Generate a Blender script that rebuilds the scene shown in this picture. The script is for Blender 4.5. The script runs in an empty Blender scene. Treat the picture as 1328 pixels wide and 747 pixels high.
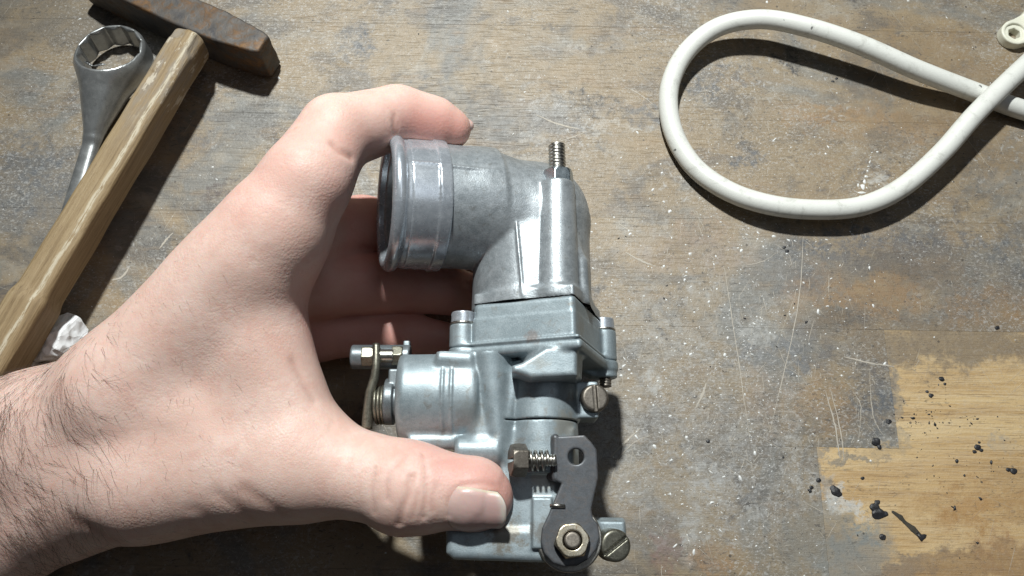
import bpy, bmesh, math, random
import numpy as np
from mathutils import Vector, Matrix

# ------------------------------------------------------------------ camera, world, light, exposure
scene = bpy.context.scene
COL = scene.collection
PITCH, CAM_H, FPX = math.radians(18.0), 285.0, 1042.0          # mm, photograph pixels
CAM = np.array([0.0, -CAM_H * math.tan(PITCH), CAM_H])
MM = 0.001
cam_data = bpy.data.cameras.new("camera")
cam_data.sensor_width = 36.0
cam_data.lens = 36.0 * FPX / 1328.0
cam_data.clip_start, cam_data.clip_end = 0.01, 20.0
cam = bpy.data.objects.new("camera", cam_data)
cam.location = CAM * MM
cam.rotation_euler = (PITCH, 0, 0)
COL.objects.link(cam)
scene.camera = cam

world = bpy.data.worlds.new("World")
scene.world = world
world.use_nodes = True
world.node_tree.nodes["Background"].inputs[0].default_value = (0.80, 0.86, 1.0, 1)
world.node_tree.nodes["Background"].inputs[1].default_value = 0.030


def lamp(name, kind, loc, target, power, color, **kw):
    d = bpy.data.lights.new(name, kind)
    d.energy, d.color = power, color
    for k, v in kw.items():
        setattr(d, k, v)
    o = bpy.data.objects.new(name, d)
    o.location = Vector(loc)
    o.rotation_euler = (Vector(target) - Vector(loc)).to_track_quat('-Z', 'Y').to_euler()
    COL.objects.link(o)
    return o


lamp("bench_lamp", 'SPOT', (-0.07, 0.37, 0.65), (0.03, -0.01, 0.0), 34.0, (0.97, 1.0, 0.975),
     shadow_soft_size=0.02, spot_size=math.radians(66), spot_blend=1.0)
lamp("overhead_fill", 'AREA', (0.5, 0.2, 1.6), (0, 0, 0), 1.6, (0.85, 0.92, 1.0), shape='RECTANGLE', size=1.0, size_y=0.35)  # unseen soft fill, added for gentle highlights on the metal

scene.view_settings.view_transform = 'Standard'
scene.view_settings.look = 'None'
scene.view_settings.exposure = 0.0
scene.view_settings.gamma = 1.0
scene.view_settings.use_curve_mapping = False

R3 = np.array([[1, 0, 0], [0, math.cos(PITCH), -math.sin(PITCH)], [0, math.sin(PITCH), math.cos(PITCH)]])


def cam_pt(px, py, d):
    """camera-space point (mm) seen at a photograph pixel, d mm along the optical axis"""
    return np.array([(px - 664.0) / FPX * d, -(py - 373.5) / FPX * d, -d])


def to_world(p):
    return np.asarray(p) @ R3.T + CAM


def at(px, py, z=0.0):
    """world point (mm) at height z over the bench"""
    r = R3 @ cam_pt(px, py, 1.0)
    return CAM + r * ((z - CAM[2]) / r[2])


# ------------------------------------------------------------------ object helpers
def tag(o, label=None, cat=None, group=None, kind=None):
    for k, v in (("label", label), ("category", cat), ("group", group), ("kind", kind)):
        if v:
            o[k] = v
    return o


def mesh_np(name, verts, faces, mat=None, parent=None, smooth=True, attrs=None):
    """verts in metres; faces an (n,3|4) array or a list of lists"""
    me = bpy.data.meshes.new(name)
    verts = np.asarray(verts, dtype=np.float32)
    if isinstance(faces, np.ndarray):
        n, k = faces.shape
        me.vertices.add(len(verts))
        me.vertices.foreach_set("co", verts.ravel())
        me.loops.add(n * k)
        me.loops.foreach_set("vertex_index", faces.astype(np.int32).ravel())
        me.polygons.add(n)
        me.polygons.foreach_set("loop_start", np.arange(0, n * k, k, dtype=np.int32))
        me.polygons.foreach_set("loop_total", np.full(n, k, dtype=np.int32))
        me.update(calc_edges=True)
        me.validate()
    else:
        me.from_pydata([tuple(map(float, v)) for v in verts], [], [list(f) for f in faces])
    if smooth:
        me.polygons.foreach_set("use_smooth", np.ones(len(me.polygons), dtype=bool))
    for an, av in (attrs or {}).items():
        a = me.attributes.new(an, 'FLOAT', 'POINT')
        a.data.foreach_set("value", np.asarray(av, dtype=np.float32))
    if mat:
        me.materials.append(mat)
    o = bpy.data.objects.new(name, me)
    COL.objects.link(o)
    if parent:
        o.parent = parent
    return o


def empty(name, matrix):
    o = bpy.data.objects.new(name, None)
    o.empty_display_size = 0.01
    COL.objects.link(o)
    o.matrix_world = matrix
    return o


def sweep(path, radius, sides=12, caps=True):
    """tube along a path (mm); radius a number or a list"""
    P = np.asarray(path, float)
    n = len(P)
    rad = np.full(n, radius) if np.isscalar(radius) else np.asarray(radius, float)
    T = np.gradient(P, axis=0)
    T /= np.linalg.norm(T, axis=1)[:, None]
    up = np.array([0.0, 0, 1]) if abs(T[0][2]) < 0.9 else np.array([1.0, 0, 0])
    N = np.cross(T[0], np.cross(up, T[0]))
    V, F = [], []
    for i in range(n):
        N = N - T[i] * np.dot(N, T[i])
        N /= np.linalg.norm(N)
        B = np.cross(T[i], N)
        for s in range(sides):
            a = 2 * math.pi * s / sides
            V.append(P[i] + rad[i] * (math.cos(a) * N + math.sin(a) * B))
    for i in range(n - 1):
        for s in range(sides):
            s2 = (s + 1) % sides
            F.append((i * sides + s, i * sides + s2, (i + 1) * sides + s2, (i + 1) * sides + s))
    if caps:
        F.append(tuple(range(sides - 1, -1, -1)))
        F.append(tuple((n - 1) * sides + s for s in range(sides)))
    return np.array(V), F


def spline(pts, per=14):
    """Catmull-Rom through the points"""
    P = np.asarray(pts, float)
    P = np.vstack([2 * P[0] - P[1], P, 2 * P[-1] - P[-2]])
    out = []
    for i in range(1, len(P) - 2):
        for t in np.linspace(0, 1, per, endpoint=False):
            a, b, c, d = P[i - 1:i + 3]
            out.append(0.5 * (2 * b + (c - a) * t + (2 * a - 5 * b + 4 * c - d) * t * t + (3 * b - a - 3 * c + d) * t ** 3))
    out.append(P[-2])
    return np.array(out)


# ------------------------------------------------------------------ distance fields -> one continuous mesh
def nrm(v):
    v = np.asarray(v, float)
    return v / np.linalg.norm(v)


class Field:
    def __init__(s, lo, hi, h):
        s.lo, s.h = np.asarray(lo, float), float(h)
        s.n = np.ceil((np.asarray(hi, float) - s.lo) / h).astype(int) + 1
        s.ax = [(s.lo[i] + h * np.arange(s.n[i])).astype(np.float32) for i in range(3)]
        s.F = np.full(s.n, 30.0, dtype=np.float32)

    def _sl(s, bb, m):
        i0 = np.clip(np.floor((bb[0] - m - s.lo) / s.h).astype(int), 0, s.n)
        i1 = np.clip(np.ceil((bb[1] + m - s.lo) / s.h).astype(int) + 1, 0, s.n)
        sl = tuple(slice(a, b) for a, b in zip(i0, i1))
        return sl, s.ax[0][sl[0]][:, None, None], s.ax[1][sl[1]][None, :, None], s.ax[2][sl[2]][None, None, :]

    def add(s, prim, k=1.0):
        f, lo, hi = prim
        sl, x, y, z = s._sl((lo, hi), k + 3 * s.h + 1.0)
        a = s.F[sl]
        if a.size == 0:
            return
        b = f(x, y, z).astype(np.float32)
        if k > 0:
            hh = np.maximum(k - np.abs(a - b), 0) / k
            s.F[sl] = np.minimum(a, b) - hh * hh * (k * 0.25)
        else:
            s.F[sl] = np.minimum(a, b)

    def cut(s, prim, k=0.4):
        f, lo, hi = prim
        sl, x, y, z = s._sl((lo, hi), k + 3 * s.h + 1.0)
        a = s.F[sl]
        if a.size == 0:
            return
        b = -f(x, y, z).astype(np.float32)
        hh = np.maximum(k - np.abs(a - b), 0) / k
        s.F[sl] = np.maximum(a, b) + hh * hh * (k * 0.25)

    def sample(s, P):
        g = (np.asarray(P, float) - s.lo) / s.h
        g = np.clip(g, 0, np.array(s.n) - 1.001)
        i = g.astype(int)
        t = g - i
        out = 0
        for dx in (0, 1):
            for dy in (0, 1):
                for dz in (0, 1):
                    w = (t[:, 0] if dx else 1 - t[:, 0]) * (t[:, 1] if dy else 1 - t[:, 1]) * (t[:, 2] if dz else 1 - t[:, 2])
                    out = out + w * s.F[i[:, 0] + dx, i[:, 1] + dy, i[:, 2] + dz]
        return out

    def grad(s, P):
        e = s.h
        return np.stack([s.sample(P + np.eye(3)[i] * e) - s.sample(P - np.eye(3)[i] * e) for i in range(3)], 1) / (2 * e)

    def mesh(s, relax=1):
        F = s.F
        ins = F < 0
        c = np.zeros(np.array(F.shape) - 1, dtype=np.int8)
        for dx in (0, 1):
            for dy in (0, 1):
                for dz in (0, 1):
                    c += ins[dx:F.shape[0] - 1 + dx, dy:F.shape[1] - 1 + dy, dz:F.shape[2] - 1 + dz]
        act = np.argwhere((c > 0) & (c < 8))
        idx = np.full(c.shape, -1, dtype=np.int32)
        idx[act[:, 0], act[:, 1], act[:, 2]] = np.arange(len(act))
        cor = [(a, b, d) for a in (0, 1) for b in (0, 1) for d in (0, 1)]
        val = [F[act[:, 0] + a, act[:, 1] + b, act[:, 2] + d] for a, b, d in cor]
        acc = np.zeros((len(act), 3))
        cnt = np.zeros(len(act))
        for i in range(8):
            for j in range(i + 1, 8):
                if sum(abs(p - q) for p, q in zip(cor[i], cor[j])) != 1:
                    continue
                m = (val[i] < 0) != (val[j] < 0)
                t = np.where(m, val[i] / np.where(m, val[i] - val[j], 1), 0)
                p = np.array(cor[i]) + t[:, None] * (np.array(cor[j]) - np.array(cor[i]))
                acc += p * m[:, None]
                cnt += m
        V = s.lo + s.h * (act + acc / cnt[:, None])
        Q = []
        for ax in range(3):
            o1, o2 = [(1, 2), (2, 0), (0, 1)][ax]
            sa = [slice(None)] * 3
            sb = [slice(None)] * 3
            sa[ax], sb[ax] = slice(0, -1), slice(1, None)
            A, B = ins[tuple(sa)], ins[tuple(sb)]
            e = np.argwhere(A != B)
            e = e[(e[:, o1] > 0) & (e[:, o2] > 0) & (e[:, o1] < F.shape[o1] - 1) & (e[:, o2] < F.shape[o2] - 1)]
            fl = A[e[:, 0], e[:, 1], e[:, 2]]
            q = []
            for d1, d2 in ((-1, -1), (0, -1), (0, 0), (-1, 0)):
                k = e.copy()
                k[:, o1] += d1
                k[:, o2] += d2
                q.append(idx[k[:, 0], k[:, 1], k[:, 2]])
            q = np.stack(q, 1)
            q[~fl] = q[~fl][:, ::-1]
            Q.append(q)
        Q = np.vstack(Q)
        for _ in range(relax):
            S = np.zeros_like(V)
            n = np.zeros(len(V))
            for a in range(4):
                b = (a + 1) % 4
                np.add.at(S, Q[:, a], V[Q[:, b]])
                np.add.at(S, Q[:, b], V[Q[:, a]])
                np.add.at(n, Q[:, a], 1)
                np.add.at(n, Q[:, b], 1)
            V = 0.5 * V + 0.5 * S / np.maximum(n, 1)[:, None]
            g = s.grad(V)
            l2 = np.maximum((g * g).sum(1), 0.2)
            V = V - np.clip(s.sample(V) / l2, -s.h, s.h)[:, None] * g * 0.9
        return V, Q


# primitives: (function, bbox low, bbox high), millimetres
def capsule(a, b, ra, rb=None):
    rb = ra if rb is None else rb
    a, b = np.asarray(a, float), np.asarray(b, float)
    d = b - a
    L = float(d @ d) + 1e-9

    def f(x, y, z):
        t = np.clip(((x - a[0]) * d[0] + (y - a[1]) * d[1] + (z - a[2]) * d[2]) / L, 0, 1)
        return np.sqrt((x - a[0] - t * d[0]) ** 2 + (y - a[1] - t * d[1]) ** 2 + (z - a[2] - t * d[2]) ** 2) - (ra + t * (rb - ra))
    m = max(ra, rb)
    return f, np.minimum(a, b) - m, np.maximum(a, b) + m


def tri(a, b, c, ra, rb, rc):
    a, b, c = (np.asarray(q, float) for q in (a, b, c))
    ab, ac = b - a, c - a
    d00, d01, d11 = ab @ ab, ab @ ac, ac @ ac
    den = d00 * d11 - d01 * d01
    segs = [capsule(a, b, ra, rb)[0], capsule(b, c, rb, rc)[0], capsule(c, a, rc, ra)[0]]
    n = nrm(np.cross(ab, ac))

    def f(x, y, z):
        px, py, pz = x - a[0], y - a[1], z - a[2]
        d20 = px * ab[0] + py * ab[1] + pz * ab[2]
        d21 = px * ac[0] + py * ac[1] + pz * ac[2]
        v = (d11 * d20 - d01 * d21) / den
        w = (d00 * d21 - d01 * d20) / den
        u = 1 - v - w
        inside = (u >= 0) & (v >= 0) & (w >= 0)
        pl = np.abs(px * n[0] + py * n[1] + pz * n[2]) - (u * ra + v * rb + w * rc)
        ed = np.minimum(np.minimum(segs[0](x, y, z), segs[1](x, y, z)), segs[2](x, y, z))
        return np.where(inside, np.minimum(pl, ed), ed)
    m = max(ra, rb, rc)
    return f, np.minimum(np.minimum(a, b), c) - m, np.maximum(np.maximum(a, b), c) + m


def cyl(a, b, ra, rb=None, rnd=0.3):
    rb = ra if rb is None else rb
    a, b = np.asarray(a, float), np.asarray(b, float)
    L = np.linalg.norm(b - a)
    u = (b - a) / L

    def f(x, y, z):
        px, py, pz = x - a[0], y - a[1], z - a[2]
        t = px * u[0] + py * u[1] + pz * u[2]
        q = np.sqrt((px - t * u[0]) ** 2 + (py - t * u[1]) ** 2 + (pz - t * u[2]) ** 2)
        r = ra + np.clip(t / L, 0, 1) * (rb - ra)
        dr = q - r + rnd
        dt = np.abs(t - L / 2) - L / 2 + rnd
        return np.minimum(np.maximum(dr, dt), 0) + np.sqrt(np.maximum(dr, 0) ** 2 + np.maximum(dt, 0) ** 2) - rnd
    m = max(ra, rb)
    return f, np.minimum(a, b) - m, np.maximum(a, b) + m


def box(c, half, rot=None, rnd=0.3):
    c, half = np.asarray(c, float), np.asarray(half, float)
    Rm = np.eye(3) if rot is None else np.asarray(rot, float)   # columns = box axes

    def f(x, y, z):
        px, py, pz = x - c[0], y - c[1], z - c[2]
        q = [np.abs(px * Rm[0, i] + py * Rm[1, i] + pz * Rm[2, i]) - half[i] + rnd for i in range(3)]
        return (np.minimum(np.maximum(np.maximum(q[0], q[1]), q[2]), 0)
                + np.sqrt(sum(np.maximum(k, 0) ** 2 for k in q)) - rnd)
    e = np.abs(Rm) @ half
    return f, c - e, c + e


def poly2d(pts):
    P = np.asarray(pts, float)
    n = len(P)

    def f(x, y):
        d = np.full(np.broadcast(x, y).shape, 1e9)
        s = np.ones(d.shape)
        j = n - 1
        for i in range(n):
            ex, ey = P[j] - P[i]
            wx, wy = x - P[i][0], y - P[i][1]
            t = np.clip((wx * ex + wy * ey) / (ex * ex + ey * ey + 1e-12), 0, 1)
            d = np.minimum(d, (wx - ex * t) ** 2 + (wy - ey * t) ** 2)
            c1, c2, c3 = (y >= P[i][1]) & (x > -1e9), (y < P[j][1]) & (x > -1e9), (ex * wy > ey * wx)
            flip = (c1 & c2 & c3) | (~c1 & ~c2 & ~c3)
            s = np.where(flip, -s, s)
            j = i
        return s * np.sqrt(d)
    return f, P.min(0), P.max(0)


def extrude(pts, z0, z1, origin=(0, 0, 0), rot=None, rnd=0.4, inset=True):
    """2D outline in the local xy plane (already in mm) pushed from z0 to z1"""
    f2, l2, h2 = poly2d(pts)
    o = np.asarray(origin, float)
    Rm = np.eye(3) if rot is None else np.asarray(rot, float)
    ident = rot is None
    zc, zh = (z0 + z1) / 2, abs(z1 - z0) / 2
    r = rnd

    def f(x, y, z):
        px, py, pz = x - o[0], y - o[1], z - o[2]
        if ident:
            lx, ly, lz = px, py, pz
        else:
            lx, ly, lz = [px * Rm[0, i] + py * Rm[1, i] + pz * Rm[2, i] for i in range(3)]
        d2 = f2(lx, ly) + r
        dz = np.abs(lz - zc) - zh + r
        return np.minimum(np.maximum(d2, dz), 0) + np.sqrt(np.maximum(d2, 0) ** 2 + np.maximum(dz, 0) ** 2) - r
    cs = np.array([[a, b, c] for a in (l2[0], h2[0]) for b in (l2[1], h2[1]) for c in (z0, z1)]) @ Rm.T + o
    return f, cs.min(0), cs.max(0)


def torus(c, axis, R, r):
    c, u = np.asarray(c, float), nrm(axis)

    def f(x, y, z):
        px, py, pz = x - c[0], y - c[1], z - c[2]
        t = px * u[0] + py * u[1] + pz * u[2]
        q = np.sqrt((px - t * u[0]) ** 2 + (py - t * u[1]) ** 2 + (pz - t * u[2]) ** 2)
        return np.sqrt((q - R) ** 2 + t * t) - r
    return f, c - R - r, c + R + r


def frame(w, up=(0, 1, 0)):
    """rotation whose third column is w"""
    w = nrm(w)
    u = np.cross(up, w)
    if np.linalg.norm(u) < 1e-3:
        u = np.cross((1, 0, 0), w)
    u = nrm(u)
    return np.stack([u, np.cross(w, u), w], 1)


def ngon(n, r, ph=0.0):
    return [(r * math.cos(ph + 2 * math.pi * i / n), r * math.sin(ph + 2 * math.pi * i / n)) for i in range(n)]


def field_object(name, lo, hi, h, build, mat, parent=None, relax=1, attrs=None, matrix=None):
    f = Field(lo, hi, h)
    build(f)
    V, Q = f.mesh(relax)
    a = attrs(V, f) if attrs else None
    if matrix is not None:
        V = V @ matrix[:3, :3].T + matrix[:3, 3]
    return mesh_np(name, V * MM, Q, mat, parent, attrs=a)


def sized(name, prims, h, mat, parent, margin=1.5, cuts=(), k=0.3, relax=1):
    """small part made of a few primitives, grid fitted to them"""
    lo = np.min([p[1] for p in prims], 0) - margin
    hi = np.max([p[2] for p in prims], 0) + margin

    def build(f):
        for p in prims:
            f.add(p, k)
        for p in cuts:
            f.cut(p, 0.15)
    return field_object(name, lo, hi, h, build, mat, parent, relax)


# ------------------------------------------------------------------ material helpers
class NB:
    def __init__(s, name):
        s.m = bpy.data.materials.new(name)
        s.m.use_nodes = True
        s.t = s.m.node_tree
        s.b = s.t.nodes["Principled BSDF"]

    def node(s, kind, **kw):
        n = s.t.nodes.new(kind)
        for k, v in kw.items():
            setattr(n, k, v)
        return n

    def put(s, sock, v):
        if isinstance(v, bpy.types.NodeSocket):
            s.t.links.new(v, sock)
        elif v is not None:
            if isinstance(v, tuple) and len(v) == 3 and sock.type == 'RGBA':
                v = v + (1,)
            sock.default_value = v

    def math(s, op, a, b=None, c=None, clamp=False):
        n = s.node('ShaderNodeMath', operation=op, use_clamp=clamp)
        for i, v in enumerate((a, b, c)):
            if v is not None:
                s.put(n.inputs[i], v)
        return n.outputs[0]

    def vmath(s, op, a, b=None):
        n = s.node('ShaderNodeVectorMath', operation=op)
        s.put(n.inputs[0], a)
        if b is not None:
            s.put(n.inputs[1], b)
        return n.outputs[1] if op in ('LENGTH', 'DISTANCE', 'DOT_PRODUCT') else n.outputs[0]

    def pos(s, kind='Object'):
        if kind == 'world':
            v = s.node('ShaderNodeNewGeometry').outputs['Position']
        else:
            v = s.node('ShaderNodeTexCoord').outputs['Object']
        return s.vmath('MULTIPLY', v, (1000.0, 1000.0, 1000.0))     # millimetres

    def mapped(s, v, scale=(1, 1, 1), rot=(0, 0, 0), loc=(0, 0, 0)):
        n = s.node('ShaderNodeMapping')
        s.put(n.inputs[0], v)
        n.inputs['Location'].default_value = loc
        n.inputs['Rotation'].default_value = rot
        n.inputs['Scale'].default_value = scale
        return n.outputs[0]

    def noise(s, v, scale=1.0, detail=4.0, rough=0.55, dist=0.0):
        n = s.node('ShaderNodeTexNoise')
        s.put(n.inputs['Vector'], v)
        n.inputs['Scale'].default_value = scale
        n.inputs['Detail'].default_value = detail
        n.inputs['Roughness'].default_value = rough
        n.inputs['Distortion'].default_value = dist
        return n.outputs[0]

    def voro(s, v, scale=1.0, feature='F1', out='Distance', rand=1.0):
        n = s.node('ShaderNodeTexVoronoi', feature=feature)
        s.put(n.inputs['Vector'], v)
        n.inputs['Scale'].default_value = scale
        n.inputs['Randomness'].default_value = rand
        return n.outputs[out]

    def step(s, v, a, b, x=0.0, y=1.0):
        """smooth ramp of v from a to b -> x to y"""
        n = s.node('ShaderNodeMapRange', interpolation_type='SMOOTHSTEP')
        for i, q in enumerate((v, a, b, x, y)):
            s.put(n.inputs[i], q)
        return n.outputs[0]

    def mix(s, f, a, b, mode='MIX'):
        n = s.node('ShaderNodeMix', data_type='RGBA', blend_type=mode)
        s.put(n.inputs[0], f)
        s.put(n.inputs[6], a)
        s.put(n.inputs[7], b)
        return n.outputs[2]

    def ramp(s, f, *stops):
        n = s.node('ShaderNodeValToRGB')
        s.put(n.inputs[0], f)
        e = n.color_ramp.elements
        while len(e) < len(stops):
            e.new(0.5)
        for q, (p, c) in zip(e, stops):
            q.position = p
            q.color = tuple(c) + (1,)
        return n.outputs[0]

    def attr(s, name, kind='GEOMETRY'):
        return s.node('ShaderNodeAttribute', attribute_name=name, attribute_type=kind).outputs['Fac']

    def bump(s, h, strength=0.3, dist=0.0005, normal=None):
        n = s.node('ShaderNodeBump')
        n.inputs['Strength'].default_value = strength
        n.inputs['Distance'].default_value = dist
        s.put(n.inputs['Height'], h)
        if normal is not None:
            s.put(n.inputs['Normal'], normal)
        return n.outputs[0]

    def done(s, **kw):
        for k, v in kw.items():
            s.put(s.b.inputs[k.replace('_', ' ')], v)
        return s.m


def metal(name, dark, light, rough=(0.35, 0.55), metallic=0.9, grime=(0.10, 0.085, 0.07), grime_amt=0.25,
          rust=None, rust_amt=0.0, bump=0.12, scale=0.35, spots=()):
    n = NB(name)
    p = n.pos()
    big = n.noise(p, 0.07 * scale / 0.35, 4, 0.6, 0.6)
    mid = n.noise(p, scale, 5, 0.65)
    fine = n.noise(p, 2.6, 4, 0.65)
    c = n.mix(n.step(n.math('ADD', n.math('MULTIPLY', big, 0.40), n.math('ADD', n.math('MULTIPLY', mid, 0.25), n.math('MULTIPLY', fine, 0.35))), 0.36, 0.64), dark, light)
    c = n.mix(n.math('MULTIPLY', n.step(n.noise(p, scale * 0.8, 6, 0.7, 0.8), 0.54, 0.70), grime_amt), c, grime)
    if rust:
        c = n.mix(n.math('MULTIPLY', n.step(n.noise(p, scale * 0.6, 6, 0.7, 1.0), 0.46, 0.62), rust_amt), c, rust)
    for q, rad, col, st in spots:
        dd = n.math('ADD', n.vmath('DISTANCE', p, tuple(float(v) for v in q)), n.math('MULTIPLY', n.math('SUBTRACT', n.noise(p, 0.45, 5, 0.7), 0.5), rad * 2.2))
        c = n.mix(n.step(dd, rad, rad * 0.35, 0.0, st), c, col)
    r = n.math('ADD', n.math('MULTIPLY', n.noise(p, scale * 1.3, 4), rough[1] - rough[0]), rough[0])
    met = n.math('SUBTRACT', metallic, n.math('MULTIPLY', n.step(mid, 0.5, 0.75), 0.15 * metallic), clamp=True)
    h = n.math('ADD', n.math('MULTIPLY', fine, 0.5), n.math('MULTIPLY', mid, 0.5))
    return n.done(Base_Color=c, Roughness=r, Metallic=met, Normal=n.bump(h, bump, 0.0006))

# ------------------------------------------------------------------ workbench top: glued staves
rng = np.random.default_rng(7)
random.seed(7)
ROT = math.radians(-1.0)


def bench_material():
    n = NB("worn_bench_wood")
    w = n.pos('world')
    p = n.mapped(w, rot=(0, 0, -ROT))
    rnd = n.node('ShaderNodeObjectInfo').outputs['Random']
    tone = n.attr('tone', 'OBJECT')
    hue = n.attr('hue', 'OBJECT')
    off = n.node('ShaderNodeCombineXYZ')
    n.put(off.inputs[0], n.math('MULTIPLY', rnd, 400.0))
    n.put(off.inputs[2], n.math('MULTIPLY', rnd, 900.0))
    pg = n.vmath('ADD', p, off.outputs[0])
    # grain
    wob = n.noise(n.mapped(pg, (0.010, 0.03, 1)), 1.0, 3)
    gv = n.vmath('ADD', n.mapped(pg, (0.012, 0.30, 1)), n.vmath('MULTIPLY', n.node('ShaderNodeCombineXYZ').outputs[0], (0, 0, 0)))
    cmb = n.node('ShaderNodeCombineXYZ')
    n.put(cmb.inputs[1], n.math('MULTIPLY', wob, 5.0))
    gv = n.vmath('ADD', n.mapped(pg, (0.010, 0.16, 1)), cmb.outputs[0])
    g1 = n.noise(gv, 1.0, 6, 0.62, 0.3)
    g2 = n.noise(n.mapped(pg, (0.05, 2.2, 1)), 1.0, 4, 0.6)
    pores = n.step(n.noise(n.mapped(pg, (0.10, 3.4, 1)), 1.0, 3, 0.6), 0.57, 0.72)
    wood = n.ramp(g1, (0.28, (0.28, 0.165, 0.065)), (0.44, (0.45, 0.295, 0.130)), (0.58, (0.54, 0.385, 0.19)), (0.75, (0.61, 0.465, 0.265)))
    wood = n.mix(n.math('MULTIPLY', n.step(g2, 0.35, 0.7), 0.5), wood, (0.60, 0.48, 0.31))
    wood = n.mix(n.math('MULTIPLY', pores, 0.75), wood, (0.145, 0.066, 0.03))
    wood = n.mix(n.math('MULTIPLY', hue, 0.6), wood, (0.36, 0.19, 0.075))
    # ingrained grime over the bare wood
    d1 = n.noise(w, 0.022, 7, 0.62, 0.5)
    d2 = n.noise(w, 0.11, 6, 0.68, 0.4)
    d3 = n.noise(n.mapped(w, (0.05, 0.22, 1)), 1.0, 6, 0.7, 0.5)
    dsum = n.math('ADD', n.math('ADD', n.math('MULTIPLY', d1, 0.5), n.math('MULTIPLY', d2, 0.25)), n.math('MULTIPLY', d3, 0.25))
    dirt = n.step(n.math('SUBTRACT', dsum, n.math('MULTIPLY', tone, 0.40)), 0.22, 0.47, n.step(tone, 0.4, 0.8, 0.62, 0.0), 0.97)
    gc = n.mix(n.step(n.noise(w, 0.017, 6, 0.62, 1.0), 0.48, 0.62), (0.245, 0.190, 0.122), (0.158, 0.158, 0.148))
    gc = n.mix(n.math('MULTIPLY', n.step(n.noise(n.mapped(w, (0.03, 0.05, 1), loc=(13, 7, 0)), 1.0, 6, 0.66, 0.6), 0.48, 0.62), 0.7), gc, (0.088, 0.085, 0.082))
    gc = n.mix(n.math('MULTIPLY', n.step(n.noise(n.mapped(w, (0.04, 0.06, 1), loc=(3, 57, 0)), 1.0, 7, 0.7, 0.6), 0.52, 0.66), 0.6), gc, (0.285, 0.265, 0.225))
    gc = n.mix(n.step(n.noise(w, 0.05, 6, 0.7, 0.6), 0.56, 0.72), gc, (0.062, 0.062, 0.066))
    gc = n.mix(n.math('MULTIPLY', n.step(n.noise(n.mapped(w, (0.035, 0.12, 1), loc=(40, 9, 0)), 1.0, 6, 0.7), 0.52, 0.68), 0.55), gc, (0.22, 0.155, 0.095))
    gc = n.mix(n.math('MULTIPLY', n.step(g2, 0.40, 0.72), 0.12), gc, (0.30, 0.265, 0.215))
    gc = n.mix(n.math('MULTIPLY', pores, 0.20), gc, (0.06, 0.05, 0.042))
    c = n.mix(dirt, wood, gc)
    # shaped stains: (px, py, rx mm, ry mm, angle, colour, strength)
    wn = n.node('ShaderNodeTexNoise')
    n.put(wn.inputs['Vector'], w)
    wn.inputs['Scale'].default_value = 0.13
    wn.inputs['Detail'].default_value = 5
    wn.inputs['Roughness'].default_value = 0.68
    warp = n.vmath('MULTIPLY', n.vmath('SUBTRACT', wn.outputs['Color'], (0.5, 0.5, 0.5)), (26.0, 26.0, 0.0))
    ww = n.vmath('ADD', w, warp)
    brk = n.math('MULTIPLY', n.step(n.noise(w, 0.30, 6, 0.74, 0.4), 0.40, 0.60), n.step(d2, 0.34, 0.56))
    DK, BL, OR, GY, WH, PL = (0.035, 0.034, 0.035), (0.085, 0.095, 0.11), (0.30, 0.17, 0.07), (0.20, 0.20, 0.19), (0.50, 0.50, 0.48), (0.42, 0.31, 0.175)
    for px, py, rx, ry, an, col, st in STAINS(DK, BL, OR, GY, WH, PL):
        st = st if st > 1 else min(st * 1.3, 0.95)
        solid = st > 1
        st = st - 1 if solid else st
        q = at(px, py)
        n_ = n.mapped(n.vmath('SUBTRACT', ww, (float(q[0]), float(q[1]), 0.0)), rot=(0, 0, math.radians(an)))
        n_ = n.vmath('MULTIPLY', n_, (1.0 / rx, 1.0 / ry, 0.0))
        m = n.step(n.vmath('LENGTH', n_), 1.15, 0.55, 0.0, st)
        c = n.mix(m if solid else n.math('MULTIPLY', m, n.math('ADD', n.math('MULTIPLY', brk, 0.80), 0.20)), c, col)
    # paint dust rubbed into the surface, scratches in many directions
    dustm = n.math('MULTIPLY', n.step(n.noise(w, 0.35, 7, 0.74, 0.6), 0.53, 0.69), n.step(n.noise(w, 0.018, 3, loc_dummy(n)), 0.44, 0.60))
    c = n.mix(n.math('MULTIPLY', dustm, n.math('SUBTRACT', 0.75, n.math('MULTIPLY', tone, 0.68))), c, (0.44, 0.44, 0.43))
    scr = None
    for an, sx, sy, seed in ((62, 0.016, 1.1, 3), (-38, 0.02, 1.4, 11), (78, 0.013, 1.6, 23), (25, 0.03, 1.9, 31), (-65, 0.02, 1.3, 47)):
        v = n.mapped(w, (sx, sy, 1), (0, 0, 0), (seed, seed * 2.3, seed))
        v = n.mapped(n.mapped(w, rot=(0, 0, math.radians(an))), (sx, sy, 1), loc=(seed, seed * 2.3, seed))
        s_ = n.step(n.noise(v, 1.0, 2, 0.5), 0.705, 0.735)
        scr = s_ if scr is None else n.math('MAXIMUM', scr, s_)
    scr = n.math('MULTIPLY', scr, n.step(n.noise(w, 0.03, 4), 0.42, 0.6))
    c = n.mix(n.math('MULTIPLY', scr, 0.55), c, (0.42, 0.38, 0.31))
    # fine crisp wear: pale rubs and black ingrained flecks at millimetre scale
    zone = n.step(n.noise(n.vmath('SUBTRACT', w, (70.0, -20.0, 0.0)), 0.013, 4, 0.6), 0.40, 0.58)
    m_hi = n.noise(n.mapped(w, (0.75, 1.15, 1)), 1.0, 5, 0.72, 0.8)
    pale = n.math('MULTIPLY', n.math('MULTIPLY', n.step(m_hi, 0.535, 0.60), zone), n.math('SUBTRACT', 0.60, n.math('MULTIPLY', tone, 0.5)))
    c = n.mix(pale, c, (0.46, 0.45, 0.43))
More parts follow.
